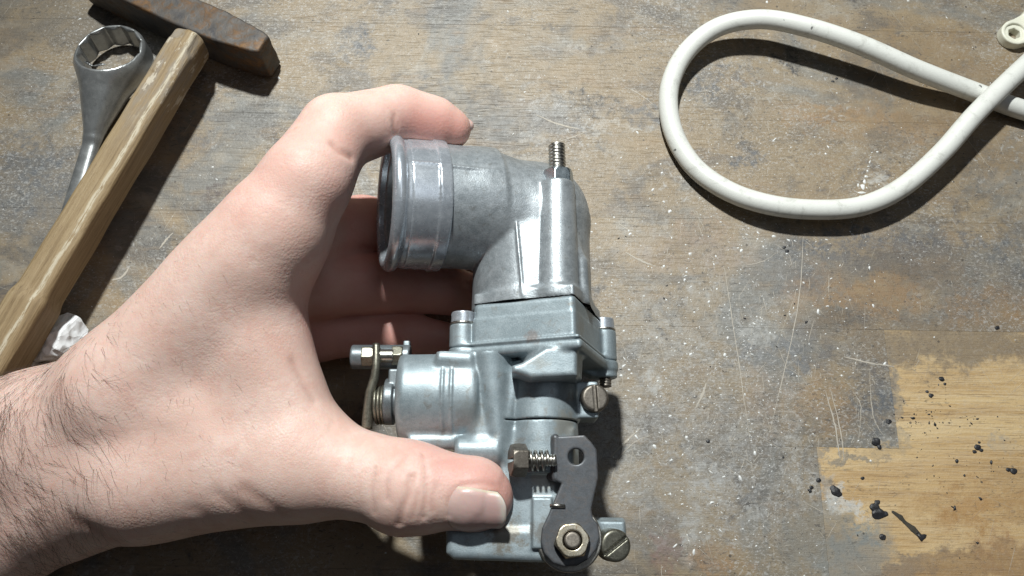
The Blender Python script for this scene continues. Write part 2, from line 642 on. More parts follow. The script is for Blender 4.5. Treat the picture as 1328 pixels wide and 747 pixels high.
    m_lo = n.noise(n.mapped(w, (0.42, 0.9, 1), loc=(91, 17, 0)), 1.0, 6, 0.74, 0.9)
    dark = n.math('MULTIPLY', n.step(m_lo, 0.555, 0.64), n.math('SUBTRACT', n.step(d1, 0.40, 0.56, 0.30, 0.75), n.math('MULTIPLY', tone, 0.25), clamp=True))
    c = n.mix(dark, c, (0.055, 0.052, 0.05))
    # dark pits and specks
    vd = n.voro(w, 0.16, out='Distance')
    vc = n.voro(w, 0.16, out='Color')
    sp = n.math('MULTIPLY', n.math('LESS_THAN', n.math('ADD', vd, n.math('MULTIPLY', d2, 0.12)), 0.13), n.math('GREATER_THAN', vc, 0.62))
    c = n.mix(n.math('MULTIPLY', sp, 0.75), c, (0.05, 0.042, 0.035))
    # bright pin-prick specks of spatter
    vd2 = n.voro(w, 0.55, out='Distance')
    vc2 = n.voro(w, 0.55, out='Color')
    sp2 = n.math('MULTIPLY', n.math('LESS_THAN', n.math('ADD', vd2, n.math('MULTIPLY', d2, 0.25)), 0.235), n.math('GREATER_THAN', vc2, 0.55))
    sp2 = n.math('MULTIPLY', sp2, n.math('SUBTRACT', n.step(n.noise(w, 0.015, 3), 0.40, 0.58), n.math('MULTIPLY', tone, 0.9), clamp=True))
    c = n.mix(n.math('MULTIPLY', sp2, 0.7), c, (0.60, 0.60, 0.58))
    r = n.math('ADD', n.math('MULTIPLY', n.noise(w, 0.3, 5, 0.7), 0.35), 0.27)
    r = n.math('ADD', r, n.math('MULTIPLY', tone, 0.12))
    h = n.math('ADD', n.math('MULTIPLY', g2, 0.28), n.math('ADD', n.math('MULTIPLY', n.noise(w, 0.9, 5, 0.7), 0.9), n.math('MULTIPLY', scr, 0.5)))
    h = n.math('SUBTRACT', h, n.math('ADD', n.math('MULTIPLY', pores, 0.4), n.math('MULTIPLY', sp, 0.5)))
    return n.done(Base_Color=c, Roughness=r, Normal=n.bump(h, 0.42, 0.0005), Specular_IOR_Level=0.5)


def loc_dummy(n):
    return 0.55


def STAINS(DK, BL, OR, GY, WH, PL):
    return [
        (770, 135, 17, 6, 8, DK, 0.75), (840, 150, 9, 7, 0, BL, 0.6), (1020, 82, 8, 3.5, 20, DK, 0.75), (965, 92, 5, 4, 0, BL, 0.5),
        (920, 105, 9, 10, 30, BL, 0.65), (970, 205, 10, 5, -15, BL, 0.7), (1075, 150, 26, 6, 0, OR, 0.45), (1180, 165, 22, 6, 5, OR, 0.55),
        (1215, 160, 18, 4, 0, DK, 0.4), (1255, 350, 40, 20, 0, BL, 0.55), (1120, 320, 36, 11, -4, BL, 0.70), (1150, 345, 14, 9, 0, DK, 0.55),
        (1065, 375, 16, 8, 0, OR, 0.60), (1150, 385, 18, 9, 0, OR, 0.65), (1290, 420, 22, 16, 0, OR, 0.5), (1080, 415, 9, 6, 0, DK, 0.5),
        (1020, 460, 30, 6, -3, BL, 0.65), (1135, 500, 9, 26, 4, BL, 0.65), (1035, 440, 9, 9, 0, BL, 0.6), (900, 330, 30, 9, 4, OR, 0.40),
        (910, 300, 14, 5, 0, OR, 0.45), (862, 440, 10, 8, 0, WH, 0.25), (985, 432, 6, 5, 0, WH, 0.45), (845, 495, 3.5, 6, 20, WH, 0.5), (905, 385, 4, 9, 0, WH, 0.30),
        (1000, 520, 14, 14, 0, OR, 0.35), (1075, 520, 10, 14, 0, OR, 0.35), (920, 625, 10, 7, 0, WH, 0.45), (895, 700, 4, 12, 5, WH, 0.5), (975, 662, 4, 2.5, 0, WH, 0.5),
        (930, 725, 14, 6, 0, OR, 0.6), (865, 715, 5, 10, 10, (0.18, 0.07, 0.05), 0.55), (1030, 580, 2.6, 26, 0, WH, 0.25), (1075, 640, 4, 9, -30, WH, 0.55), (1095, 655, 9, 3, 25, WH, 0.6),
        (1110, 700, 16, 5, -32, (0.21, 0.24, 0.24), 0.85), (1080, 715, 14, 6, -38, (0.21, 0.22, 0.22), 0.8), (1290, 665, 26, 6, -8, (0.33, 0.18, 0.065), 0.65), (1240, 640, 18, 4, -14, (0.33, 0.18, 0.065), 0.5),
        (1300, 720, 14, 8, 0, (0.30, 0.16, 0.07), 0.6), (1180, 735, 26, 4, -10, BL, 0.5), (1150, 450, 8, 5, 0, DK, 0.35), (1240, 455, 34, 8, 0, (0.19, 0.145, 0.10), 0.55),
        (1280, 461, 3.4, 2.8, 0, PL, 0.9), (1322, 480, 4, 4.5, 0, PL, 0.7), (1300, 575, 5, 4, 0, (0.36, 0.30, 0.22), 0.7), (1265, 715, 3, 3, 0, DK, 0.3),
        (20, 230, 30, 26, 10, BL, 0.55), (60, 20, 26, 14, 0, (0.15, 0.125, 0.095), 0.6), (250, 170, 12, 14, 40, BL, 0.4), (300, 160, 14, 9, 0, GY, 0.3), (460, 60, 9, 12, 0, BL, 0.45),
        (560, 115, 9, 8, 0, BL, 0.5), (468, 50, 6, 9, -20, BL, 0.55), (280, 250, 4, 6, 0, (0.10, 0.08, 0.07), 0.7), (305, 250, 6, 3, 30, (0.10, 0.085, 0.08), 0.6), (420, 25, 34, 8, 0, (0.24, 0.20, 0.15), 0.4),
        (760, 62, 30, 2.2, 0, WH, 0.28), (720, 145, 14, 3, -18, WH, 0.4), (800, 165, 30, 2.0, 0, WH, 0.35), (690, 175, 4, 4, 0, WH, 0.35), (1140, 235, 4.5, 4.5, 0, WH, 0.55), (1305, 235, 12, 6, 0, WH, 0.2),
        (980, 20, 30, 10, 0, (0.22, 0.165, 0.10), 0.5), (1210, 60, 40, 14, 0, (0.235, 0.165, 0.09), 0.6), (1250, 150, 50, 40, 0, (0.235, 0.17, 0.10), 0.6), (1180, 400, 50, 30, 0, (0.22, 0.16, 0.10), 0.5), (910, 420, 45, 50, 0, (0.33, 0.325, 0.31), 0.35), (880, 620, 50, 30, 0, (0.30, 0.30, 0.295), 0.45), (1240, 445, 42, 9, 0, (0.20, 0.155, 0.105), 1.8), (1163, 520, 2.5, 22, 0, (0.21, 0.19, 0.16), 1.45), (1070, 700, 14, 13, 30, (0.21, 0.195, 0.165), 1.72), (1110, 728, 16, 9, -35, (0.20, 0.205, 0.195), 1.72), (1150, 760, 18, 6, -30, (0.19, 0.19, 0.18), 1.7), (1102, 595, 7, 2.4, -14, (0.20, 0.18, 0.15), 1.75), (1140, 594, 5, 1.5, 8, (0.24, 0.20, 0.15), 1.5), (1075, 660, 5, 4, 0, (0.23, 0.22, 0.20), 1.5), (1062, 612, 3, 9, 0, (0.20, 0.185, 0.165), 1.6), (1150, 585, 9, 2.5, 0, PL, 1.6), (1285, 655, 20, 4, -12, (0.36, 0.20, 0.075), 1.55), (1200, 660, 16, 2, -14, (0.42, 0.27, 0.12), 1.5), (1250, 735, 40, 6, -6, (0.27, 0.17, 0.085), 1.6), (1320, 640, 10, 12, 0, (0.38, 0.25, 0.12), 1.5), (1090, 650, 8, 3, 25, WH, 1.45), (60, 250, 30, 22, 0, (0.13, 0.14, 0.15), 1.4), (130, 30, 40, 12, 0, (0.17, 0.15, 0.12), 1.4), (700, 150, 26, 7, 6, (0.16, 0.16, 0.16), 1.35), (1060, 350, 30, 8, -6, (0.12, 0.125, 0.13), 1.4), (820, 300, 14, 12, 0, WH, 0.18), (800, 560, 14, 20, 0, WH, 0.18),
    ]


bench_mat = bench_material()
dark_gap = NB("glue_line").done(Base_Color=(0.03, 0.024, 0.018), Roughness=0.9)
bench = mesh_np("workbench_top", np.array([[x, y, z] for x in (-0.62, 0.62) for y in (-0.42, 0.72) for z in (-0.040, -0.0012)]),
                [(0, 1, 3, 2), (4, 6, 7, 5), (0, 4, 5, 1), (2, 3, 7, 6), (0, 2, 6, 4), (1, 5, 7, 3)], dark_gap, smooth=False)
tag(bench, kind='structure')
bench.rotation_euler = (0, 0, ROT)
bench["label"] = "worn stained wooden workbench top of glued staves"


def unrot(px, py):
    q = at(px, py)
    c, s = math.cos(-ROT), math.sin(-ROT)
    return np.array([q[0] * c - q[1] * s, q[0] * s + q[1] * c])


ROW0, PITCHR = unrot(1157, 428)[1], 43.0
joint_a, joint_b = unrot(1157, 510)[0], unrot(1066, 650)[0]


def stave(x0, x1, y0, y1, tone, hue):
    g, ch, dz = 0.015, 0.05, rng.uniform(-0.02, 0.02)
    x0, x1, y0, y1 = x0 + g, x1 - g, y0 + g, y1 - g
    V = [(x, y, -1.4) for x, y in ((x0, y0), (x1, y0), (x1, y1), (x0, y1))]
    V += [(x, y, dz - ch) for x, y in ((x0, y0), (x1, y0), (x1, y1), (x0, y1))]
    V += [(x, y, dz) for x, y in ((x0 + ch, y0 + ch), (x1 - ch, y0 + ch), (x1 - ch, y1 - ch), (x0 + ch, y1 - ch))]
    F = [(8, 9, 10, 11)]
    for a in range(4):
        b = (a + 1) % 4
        F += [(a, b, 4 + b, 4 + a), (4 + a, 4 + b, 8 + b, 8 + a)]
    o = mesh_np("stave", np.array(V) * MM, F, bench_mat, bench, smooth=False)
    o["tone"], o["hue"] = float(tone), float(hue)


for r in range(-9, 17):
    y1 = ROW0 - r * PITCHR
    y0 = y1 - PITCHR
    if y1 < -415 or y0 > 715:
        continue
    cuts = [-615.0]
    if r == 0:
        cuts += [-330.0, -60.0, joint_a, joint_a + 330]
    elif r == 1:
        cuts += [-420.0, -150.0, joint_b, joint_b + 380]
    else:
        x = -615.0 + rng.uniform(60, 330)
        while x < 560:
            cuts.append(x)
            x += rng.uniform(230, 420)
    cuts.append(615.0)
    for a, b in zip(cuts[:-1], cuts[1:]):
        t, hu = rng.uniform(0.0, 0.22), rng.uniform(0, 0.6)
        if r == 0 and abs(a - joint_a) < 1:
            t, hu = 0.92, 0.0
        if r == 1 and abs(a - joint_b) < 1:
            t, hu = 0.98, 0.15
        stave(a, b, y0, y1, t, hu)

# scratches, spatter and crumbs lying in relief on the wood
scratch_mat = NB("raw_scratch").done(Base_Color=(0.44, 0.40, 0.34), Roughness=0.7)


def ribbon(V, F, pts, w, z=0.09):
    pts = np.asarray(pts, float)
    T = np.gradient(pts, axis=0)
    N = np.stack([-T[:, 1], T[:, 0]], 1)
    N /= np.linalg.norm(N, axis=1)[:, None] + 1e-9
    b = len(V)
    m = len(pts)
    for i in range(m):
        ww = w * (0.25 + 0.75 * math.sin(math.pi * (i + 0.5) / m)) * random.uniform(0.6, 1.2)
        V.append((*(pts[i] + N[i] * ww), z - 0.03))
        V.append((*pts[i], z))
        V.append((*(pts[i] - N[i] * ww), z - 0.03))
    for i in range(m - 1):
        for a in (0, 1):
            F.append((b + 3 * i + a + 1, b + 3 * i + a, b + 3 * i + 3 + a, b + 3 * i + 4 + a))


V, F = [], []
lines = [((1040, 300), (1033, 400), (1001, 555), 0.20), ((938, 340), (955, 440), (975, 560), 0.18), ((1072, 500), (1085, 545), (1092, 585), 0.26),
         ((1078, 495), (1092, 550), (1098, 590), 0.2), ((1108, 500), (1118, 520), (1116, 560), 0.14), ((1128, 470), (1134, 530), (1150, 560), 0.12),
         ((796, 590), (815, 570), (833, 553), 0.35), ((798, 600), (825, 572), (850, 560), 0.2), ((905, 525), (914, 505), (918, 492), 0.45),
         ((790, 640), (800, 610), (806, 590), 0.2), ((1095, 455), (1130, 463), (1160, 467), 0.3), ((1010, 320), (985, 335), (955, 340), 0.12),
         ((795, 285), (815, 296), (828, 298), 0.25), ((810, 325), (830, 335), (848, 342), 0.4), ((690, 148), (720, 160), (752, 167), 0.35),
         ((205, 330), (212, 320), (222, 309), 0.4), ((143, 372), (156, 368), (166, 355), 0.4), ((700, 190), (735, 178), (765, 166), 0.2), ((590, 150), (650, 141), (760, 145), 0.12),
         ((805, 110), (825, 120), (845, 135), 0.2), ((880, 215), (905, 222), (925, 225), 0.2)]
for a, b, c, w in lines:
    q = spline([at(*a)[:2], at(*b)[:2], at(*c)[:2]], 8)
    q += rng.normal(0, 0.08, q.shape)
    ribbon(V, F, q, w)
for _ in range(900):
    px, py = rng.normal(930, 120), rng.normal(450, 160)
    if _ > 620:
        px, py = rng.uniform(-50, 1400), rng.uniform(-50, 780)
    if px > 1150 and py > 470:
        continue
    a = rng.choice([rng.normal(1.1, 0.25), rng.normal(-0.6, 0.3), rng.normal(1.6, 0.2)])
    L = rng.uniform(1.0, 4) if rng.uniform() < 0.75 else rng.uniform(4, 11)
    p0 = at(px, py)[:2]
    q = [p0 + np.array([math.cos(a), math.sin(a)]) * L * t + rng.normal(0, 0.1, 2) for t in np.linspace(0, 1, 5)]
    ribbon(V, F, q, rng.uniform(0.03, 0.10))
o = mesh_np("scratches", np.array(V) * MM, F, scratch_mat, bench)
tag(o, kind='stuff')


def blobs(name, items, mat, parent, sides=7):
    """low irregular lumps: (x, y, r, height)"""
    V, F = [], []
    for x, y, r, h in items:
        b = len(V)
        st, an = rng.uniform(0.75, 1.7), rng.uniform(0, math.pi)
        ca, sa = math.cos(an), math.sin(an)
        for k in range(sides):
            a = 2 * math.pi * k / sides
            rr = r * rng.uniform(0.6, 1.3)
            u, v = rr * math.cos(a) * st, rr * math.sin(a) / st
            V.append((x + u * ca - v * sa, y + u * sa + v * ca, -0.02))
            V.append((x + 0.6 * (u * ca - v * sa), y + 0.6 * (u * sa + v * ca), h * rng.uniform(0.6, 1.0)))
        V.append((x, y, h))
        for k in range(sides):
            k2 = (k + 1) % sides
            F += [(b + 2 * k, b + 2 * k2, b + 2 * k2 + 1, b + 2 * k + 1), (b + 2 * k + 1, b + 2 * k2 + 1, b + 2 * sides)]
    return mesh_np(name, np.array(V) * MM, F, mat, parent)


white_paint = NB("white_paint").done(Base_Color=(0.72, 0.73, 0.72), Roughness=0.4)
sp = []
for _ in range(2600):
    px, py = rng.normal(930, 115), rng.normal(430, 150)
    if (px > 1150 and py > 465) or (px > 1065 and py > 590):
        continue
    sp.append((px, py))
for _ in range(1100):
    px, py = rng.uniform(-60, 1400), rng.uniform(-60, 800)
    if (px > 1100 and py > 465) or (px > 1040 and py > 590):
        continue
    sp.append((px, py))
for cx, cy, s_, k in ((985, 420, 12, 26), (1015, 395, 14, 24), (890, 640, 16, 40), (935, 310, 20, 14), (905, 690, 12, 30), (925, 240, 14, 20), (730, 150, 28, 50), (800, 290, 20, 40), (820, 470, 30, 50),
                      (1120, 245, 6, 14), (260, 235, 10, 8), (880, 250, 10, 16), (945, 650, 10, 20), (1080, 650, 14, 16)):
    sp += [(rng.normal(cx, s_), rng.normal(cy, s_)) for _ in range(k)]
items = []
for px, py in sp:
    q = at(px, py)
    r = min(0.10 * math.exp(rng.normal(0.1, 0.68)), 0.7)
    items.append((q[0], q[1], r, r * 0.35 + 0.05))
tag(blobs("paint_spatter", items, white_paint, bench), kind='stuff')

# the long white paint drip inside the cable loop
drip = [(1131, 198, .35), (1129, 204, .3), (1128, 210, .45), (1126, 216, .4), (1125, 222, .5), (1123, 229, .6), (1121, 236, .9), (1119, 243, 1.1), (1118, 250, 1.0), (1117, 256, .9), (1113, 240, .5), (1138, 197, .5), (1106, 259, .4)]
o = blobs("paint_drip", [(*at(x, y)[:2], r, 0.3) for x, y, r in drip], white_paint, None, 9)
tag(o, "streak of dried white paint on the wood inside the cable loop", "paint drip")
o = blobs("paint_mark", [(*at(x, y)[:2], r, 0.25) for x, y, r in ((891, 348, .4), (890, 353, .45), (889, 358, .4), (888, 363, .5))], white_paint, None, 9)
tag(o, "short white paint dash on bare wood between carburettor and cable", "paint mark")

tar = metal("black_tar", (0.012, 0.012, 0.014), (0.03, 0.03, 0.034), (0.35, 0.6), 0.0, grime_amt=0.0, bump=0.3)


def crumb(pts, label, h=1.0):
    """a lump grown over several pixels: (px, py, radius px)"""
    prims = []
    for px, py, r in pts:
        q = at(px, py)
        rr = r / 4.0
        prims.append(capsule((q[0] - rr * .2, q[1], 0.15 * h * rr), (q[0] + rr * .25, q[1] + .1 * rr, 0.3 * h * rr), rr * rng.uniform(.8, 1), rr * rng.uniform(.6, .9)))
    lo = np.min([p[1] for p in prims], 0) - 0.5
    hi = np.max([p[2] for p in prims], 0) + 0.5

    def build(f):
        for p in prims:
            f.add(p, 0.5)
        x, y, z = np.meshgrid(*f.ax, indexing='ij')
        f.F += 0.10 * (np.sin(2.1 * x + 2 * y) * np.sin(2.3 * y + 1.7 * z)).astype(np.float32)
        ctr, span = (lo + hi) / 2, (hi - lo) / 2 - 0.5
        for _k in range(7):
            d = nrm(rng.normal(size=3) + [0, 0, 0.5])
            off = float(np.abs(d) @ span) * rng.uniform(0.35, 0.75)
            f.F = np.maximum(f.F, ((x - ctr[0]) * d[0] + (y - ctr[1]) * d[1] + (z - ctr[2]) * d[2] - off).astype(np.float32))
    o = field_object("tar_crumb", lo, hi, 0.16, build, tar)
    co = np.empty(len(o.data.vertices) * 3, dtype=np.float32)
    o.data.vertices.foreach_get('co', co)
    co[2::3] *= 0.4
    o.data.vertices.foreach_set('co', co)
    # origin at its foot
    c = np.array([o.data.vertices[i].co for i in range(0, len(o.data.vertices), 7)]).mean(0)
    o.data.transform(Matrix.Translation((-c[0], -c[1], 0)))
    o.location = (c[0], c[1], 0)
    tag(o, label, "crumb", "black tar crumbs on the bench")


crumb([(1139, 667, 8), (1134, 658, 6), (1138, 651, 4), (1147, 668, 5)], "largest black tar crumb, with a pointed tail, on the pale wood", 0.5)
crumb([(1084, 637, 7), (1080, 633, 4), (1088, 641, 4)], "round ragged black crumb at the left tip of the pale wood")
crumb([(1136, 573, 6.5), (1131, 570, 4), (1142, 580, 4.5)], "double black crumb on grey wood just left of the pale stave")
crumb([(1152.5, 547, 5)], "oval black crumb on the straight left edge of the pale stave", 0.6)
crumb([(1222, 491, 4.5), (1216, 499, 2.4), (1226, 498, 2.2)], "topmost black crumb of the cluster on the pale stave")
crumb([(1208, 513, 3.6), (1202, 508, 2.2), (1205, 519, 2)], "black crumb just below the topmost cluster on pale wood")
crumb([(1268, 580, 4.5), (1264, 586, 3), (1273, 584, 3), (1270, 574, 2)], "clover shaped clump of black crumbs on the pale wood near the right edge")
crumb([(1315, 611, 5), (1308, 609, 3)], "flat dark brown lump on pale wood close to the right picture edge", 0.5)
crumb([(1144.5, 697, 4), (1142, 692, 2.5)], "small leaning black crumb below the largest one on pale wood")
crumb([(1062, 623, 3.6)], "small black crumb on grey wood beside the tip of the pale wood, upper of two")
crumb([(1050, 637, 3.6), (1053, 632, 3)], "small black crumb on grey wood beside the tip of the pale wood, lower of two")
crumb([(1195, 697, 5.5), (1188, 690, 3.5), (1200, 695, 3)], "black lump at the lower end of the dark streak on pale wood", 0.5)
crumb([(1119, 620, 3)], "tiny black crumb above and right of the round ragged one")
crumb([(1017, 321, 2.6), (1021, 326, 3), (1023, 331, 2.4)], "slim black flake on bare wood just below the cable loop", 0.6)
crumb([(1075, 107, 2.4), (1080, 106, 2.6), (1085, 102, 2.2), (1086, 98, 1.6)], "curled black shaving lying inside the cable loop", 0.8)
crumb([(918, 573, 3)], "lone black crumb on grey wood right of the carburettor's screw")
crumb([(1293, 425, 4)], "round black crumb on brown wood above the pale round mark")
q = [at(*p) for p in ((1158, 664), (1168, 671), (1173, 677), (1184, 686), (1194, 696))]
o = sized("tar_streak", [capsule(q[i], q[i + 1], r0, r1) for i, (r0, r1) in enumerate(((0.5, 0.85), (0.85, 0.6), (0.6, 1.05), (1.05, 0.8)))], 0.2,
          metal("tar_film", (0.03, 0.027, 0.02), (0.07, 0.055, 0.035), (0.5, 0.7), 0.0, grime_amt=0), None, margin=0.8)
for v in o.data.vertices:
    v.co.z *= 0.14
tag(o, "slanting dark tar streak smeared across the pale wood", "tar streak")
items = []
for cx, cy, sx, sy, k in ((1205, 535, 22, 10, 46), (1225, 575, 40, 30, 40), (1262, 535, 12, 8, 14), (1180, 620, 50, 30, 16), (1315, 575, 14, 12, 14), (1290, 600, 14, 6, 10), (1000, 420, 120, 110, 46), (1270, 710, 30, 20, 12)):
    for _ in range(k):
        q = at(rng.normal(cx, sx), rng.normal(cy, sy))
        r = min(0.21 * math.exp(rng.normal(0, 0.55)), 0.7)
        items.append((q[0], q[1], r, r * 0.6))
for _ in range(150):
    q = at(rng.uniform(0, 1328), rng.uniform(0, 747))
    r = min(0.13 * math.exp(rng.normal(0, 0.45)), 0.5)
    items.append((q[0], q[1], r, r * 0.6))
tag(blobs("dark_specks", items, tar, bench), kind='stuff')


# ------------------------------------------------------------------ hammer
def basis(x, z=(0, 0, 1)):
    x = nrm(x)
    y = nrm(np.cross(z, x))
    return np.stack([x, y, np.cross(x, y)], 1)


def mat4(Rm, t):
    m = np.eye(4)
    m[:3, :3] = Rm
    m[:3, 3] = t
    return m


def to_matrix(m):
    m = m.copy()
    m[:3, 3] *= MM
    return Matrix(m.tolist())


hA, hB = at(247, 50, 20.0), at(14, 436, 22.0)
hdir = nrm(hB - hA)
HR = basis(hdir)                       # x down the handle, y across, z up
hammer = empty("hammer", to_matrix(mat4(HR, hA * [1, 1, 0])))
tag(hammer, "small old hammer with a rusty head and worn wooden handle", "hammer")


def handle_wood():
    n = NB("worn_handle_wood")
    p = n.pos()
    g = n.noise(n.mapped(p, (0.03, 0.9, 0.9)), 1.0, 6, 0.62, 0.4)
    f = n.noise(n.mapped(p, (0.22, 2.6, 2.6)), 1.0, 5, 0.7)
    c = n.ramp(g, (0.3, (0.18, 0.12, 0.058)), (0.48, (0.275, 0.195, 0.10)), (0.68, (0.36, 0.27, 0.155)))
    c = n.mix(n.math('MULTIPLY', n.step(f, 0.52, 0.72), 0.6), c, (0.10, 0.06, 0.03))
    grey = n.step(n.noise(n.mapped(p, (0.05, 0.2, 0.2)), 1.0, 6, 0.68), 0.42, 0.62)
    c = n.mix(n.math('MULTIPLY', grey, n.step(n.node('ShaderNodeSeparateXYZ').outputs[0], 0, 1, 1, 1)), c, c)
    sx = n.node('ShaderNodeSeparateXYZ')
    n.put(sx.inputs[0], p)
    top = n.step(sx.outputs[0], 62, 22)
    c = n.mix(n.math('MULTIPLY', n.math('MULTIPLY', grey, top), 0.8), c, (0.23, 0.20, 0.165))
    # worn bright arris along the right-hand edge of the top face
    dy = n.math('ABSOLUTE', n.math('SUBTRACT', sx.outputs[1], n.math('ADD', 3.7, n.math('MULTIPLY', n.math('SUBTRACT', n.noise(n.mapped(p, (0.08, 0.1, 0.1)), 1.0, 4), 0.5), 3.0))))
    arr = n.math('MULTIPLY', n.step(dy, 1.1, 0.3), n.step(sx.outputs[2], 20.0, 24.0))
    arr = n.math('MULTIPLY', arr, n.step(n.noise(n.mapped(p, (0.12, 1.2, 1.2)), 1.0, 6, 0.75), 0.43, 0.52))
    c = n.mix(n.math('MULTIPLY', arr, 0.85), c, (0.56, 0.50, 0.38))
    chip = n.math('MULTIPLY', n.step(n.noise(n.mapped(p, (0.11, 0.28, 0.28), loc=(3, 1, 0)), 1.0, 5, 0.7), 0.56, 0.63), n.step(sx.outputs[0], 46, 24))
    c = n.mix(n.math('MULTIPLY', chip, 0.8), c, (0.55, 0.49, 0.39))
    return n.done(Base_Color=c, Roughness=0.62, Normal=n.bump(n.math('ADD', f, n.math('MULTIPLY', g, 0.8)), 0.5, 0.0006))


def build_handle(f):
    tilt = Matrix.Rotation(math.radians(-8), 3, 'X')
    rot = np.array(tilt)
    f.add(box((118, 0, 18), (119, 5.6, 7.6), rot, 2.0), 0)
    f.add(box((175, 0, 18), (62, 5.8, 7.8), rot, 2.2), 4)
    x, y, z = np.meshgrid(*f.ax, indexing='ij', sparse=True)
    f.F += (0.16 * np.sin(0.13 * x + 0.5 * y) * np.sin(0.33 * z + 1) + 0.07 * np.sin(0.31 * x + 1.3 * y) * np.sin(0.8 * y + 0.7 * z)).astype(np.float32)
    for cx, cy, cz, r in ((3, 7.2, 24.5, 3.0), (-1.5, -3, 26.5, 3.0), (12, 6.6, 26.4, 1.5), (38, 6.2, 26.4, 1.3), (55, 6.4, 26.0, 1.3), (72, 6.2, 26.0, 1.2), (90, 6.2, 25.8, 1.2), (25, -2, 27.0, 1.4)):
        f.cut(capsule((cx - 3, cy, cz), (cx + 4, cy + .4, cz + .3), r), 1.2)


field_object("handle", (-4, -12, 7), (242, 12, 32), 0.6, build_handle, handle_wood(), hammer)

rusty = NB("rusty_steel")
_p = rusty.pos()
_n1 = rusty.noise(_p, 0.075, 6, 0.66, 0.8)
_n2 = rusty.noise(_p, 0.5, 6, 0.7, 0.5)
_c = rusty.ramp(rusty.math('ADD', rusty.math('MULTIPLY', _n1, 0.7), rusty.math('MULTIPLY', _n2, 0.3)),
                (0.38, (0.045, 0.045, 0.05)), (0.50, (0.085, 0.075, 0.066)), (0.56, (0.10, 0.06, 0.034)), (0.63, (0.17, 0.09, 0.032)), (0.74, (0.075, 0.04, 0.022)))
rusty_m = rusty.done(Base_Color=_c, Metallic=0.35, Roughness=rusty.math('ADD', 0.38, rusty.math('MULTIPLY', _n2, 0.4)), Normal=rusty.bump(_n2, 0.35, 0.0006))


def build_head(f):
    # local: x down the handle, y across (head's length), z up; +y is towards the photograph's right
    top = [(-2.5, -57), (6.5, -57), (7.6, -40), (8.6, -18), (9.3, -8), (9.3, 12), (7.6, 27), (6.4, 30), (-1.4, 30), (-2.4, 27), (-4.6, 10), (-4.8, -10), (-4.0, -22), (-3.0, -42)]
    f.add(extrude(top, 1.0, 19.5, rnd=0.9), 0)
    cutbox = np.array(Matrix.Rotation(math.radians(19), 3, 'X'))
    f.cut(box((0, -48, 24.5), (14, 26, 9), cutbox, 0.3), 1.0)
    for sz, ang in ((21.5, 20), ):
        f.cut(box((0, 35, 22.5), (14, 12, 4.5), np.array(Matrix.Rotation(math.radians(-14), 3, 'X')), 0.2), 0.8)
    x, y, z = np.meshgrid(*f.ax, indexing='ij', sparse=True)
    f.F += (0.12 * np.sin(0.5 * x + 0.3 * y) * np.sin(0.6 * y + 0.7 * z)).astype(np.float32)


head_dir = at(347, 66, 12) - at(180, -2, 12)
hd = nrm(head_dir * [1, 1, 0])
HHR = np.stack([np.cross(hd, (0, 0, 1)), hd, (0, 0, 1)], 1)
hc = at(268, 30, 12) * [1, 1, 0]
Mh = np.linalg.inv(mat4(HR, hA * [1, 1, 0])) @ mat4(HHR, hc)
field_object("hammer_head", (-12, -60, -1), (12, 34, 22), 0.6, build_head, rusty_m, hammer, matrix=Mh)

# ------------------------------------------------------------------ ring spanner
chrome = metal("dull_chrome", (0.27, 0.28, 0.28), (0.40, 0.41, 0.41), (0.26, 0.40), 0.72, grime=(0.10, 0.09, 0.08), grime_amt=0.3, bump=0.06)
rc = at(148, 74, 9.0)
sd = nrm((at(98, 238, 8.0) - at(150, 84, 8.0)) * [1, 1, 0])
tiltw = math.radians(9)
wy = sd * math.cos(tiltw) + np.array([0, 0, math.sin(tiltw)])
wx = nrm(np.cross(wy, (0, 0, 1)))
WR = np.stack([wx, wy, np.cross(wx, wy)], 1)


def build_wrench(f):
    f.add(cyl((0, 0, -5.5), (0, 0, 5.0), 14.0, 13.4, 2.2), 0)
    f.add(capsule((0, 7, -1.0), (0, 33, -8.5), 11.5, 3.2), 5)
    for s in (-1, 1):
        f.add(capsule((s * 1.2, 30, -8.2), (s * 1.5, 95, -22.5), 2.0, 2.3), 2)
        f.add(capsule((s * 2.0, 95, -22.5), (s * 2.0, 190, -44), 2.9), 2)
    for ph in (0, math.pi / 6):
        f.cut(extrude(ngon(6, 12.2, ph), -12, 12, rnd=0.2), 0.3)
    f.cut(cyl((0, 0, -12), (0, 0, 12), 11.0, None, 0.1), 0.2)
    f.cut(cyl((0, 0, 4.2), (0, 0, 8), 11.3, 13.4, 0.2), 0.8)


o = field_object("ring_spanner", (-18, -18, -48), (18, 132, 9), 0.5, build_wrench, chrome)
o.matrix_world = to_matrix(mat4(WR, rc))
tag(o, "chrome ring spanner lying partly under the hammer handle", "spanner")

# ------------------------------------------------------------------ crumpled paper
bm = bmesh.new()
bmesh.ops.create_icosphere(bm, subdivisions=5, radius=1.0)
dirs = rng.normal(size=(26, 3))
dirs /= np.linalg.norm(dirs, axis=1)[:, None]
offs = rng.uniform(0.62, 1.0, 26)
for v in bm.verts:
    d = np.array(v.co)
    dots = dirs @ d
    r = min(1.15, float(np.min(np.where(dots > 0.15, offs / np.maximum(dots, 0.15), 9))))
    v2 = d * r * (1 + 0.05 * math.sin(9 * d[0] + 6 * d[1]) * math.sin(8 * d[2] + 3))
    v.co = v2 * np.array([10.5, 8.5, 7.5]) * MM
me = bpy.data.meshes.new("crumpled_paper")
bm.to_mesh(me)
bm.free()
pn = NB("white_paper")
_pp = pn.pos()
me.materials.append(pn.done(Base_Color=(0.78, 0.80, 0.82), Roughness=0.5, Normal=pn.bump(pn.voro(_pp, 0.28, 'F1'), 0.5, 0.002)))
o = bpy.data.objects.new("crumpled_paper", me)
COL.objects.link(o)
q = at(74, 440, 5)
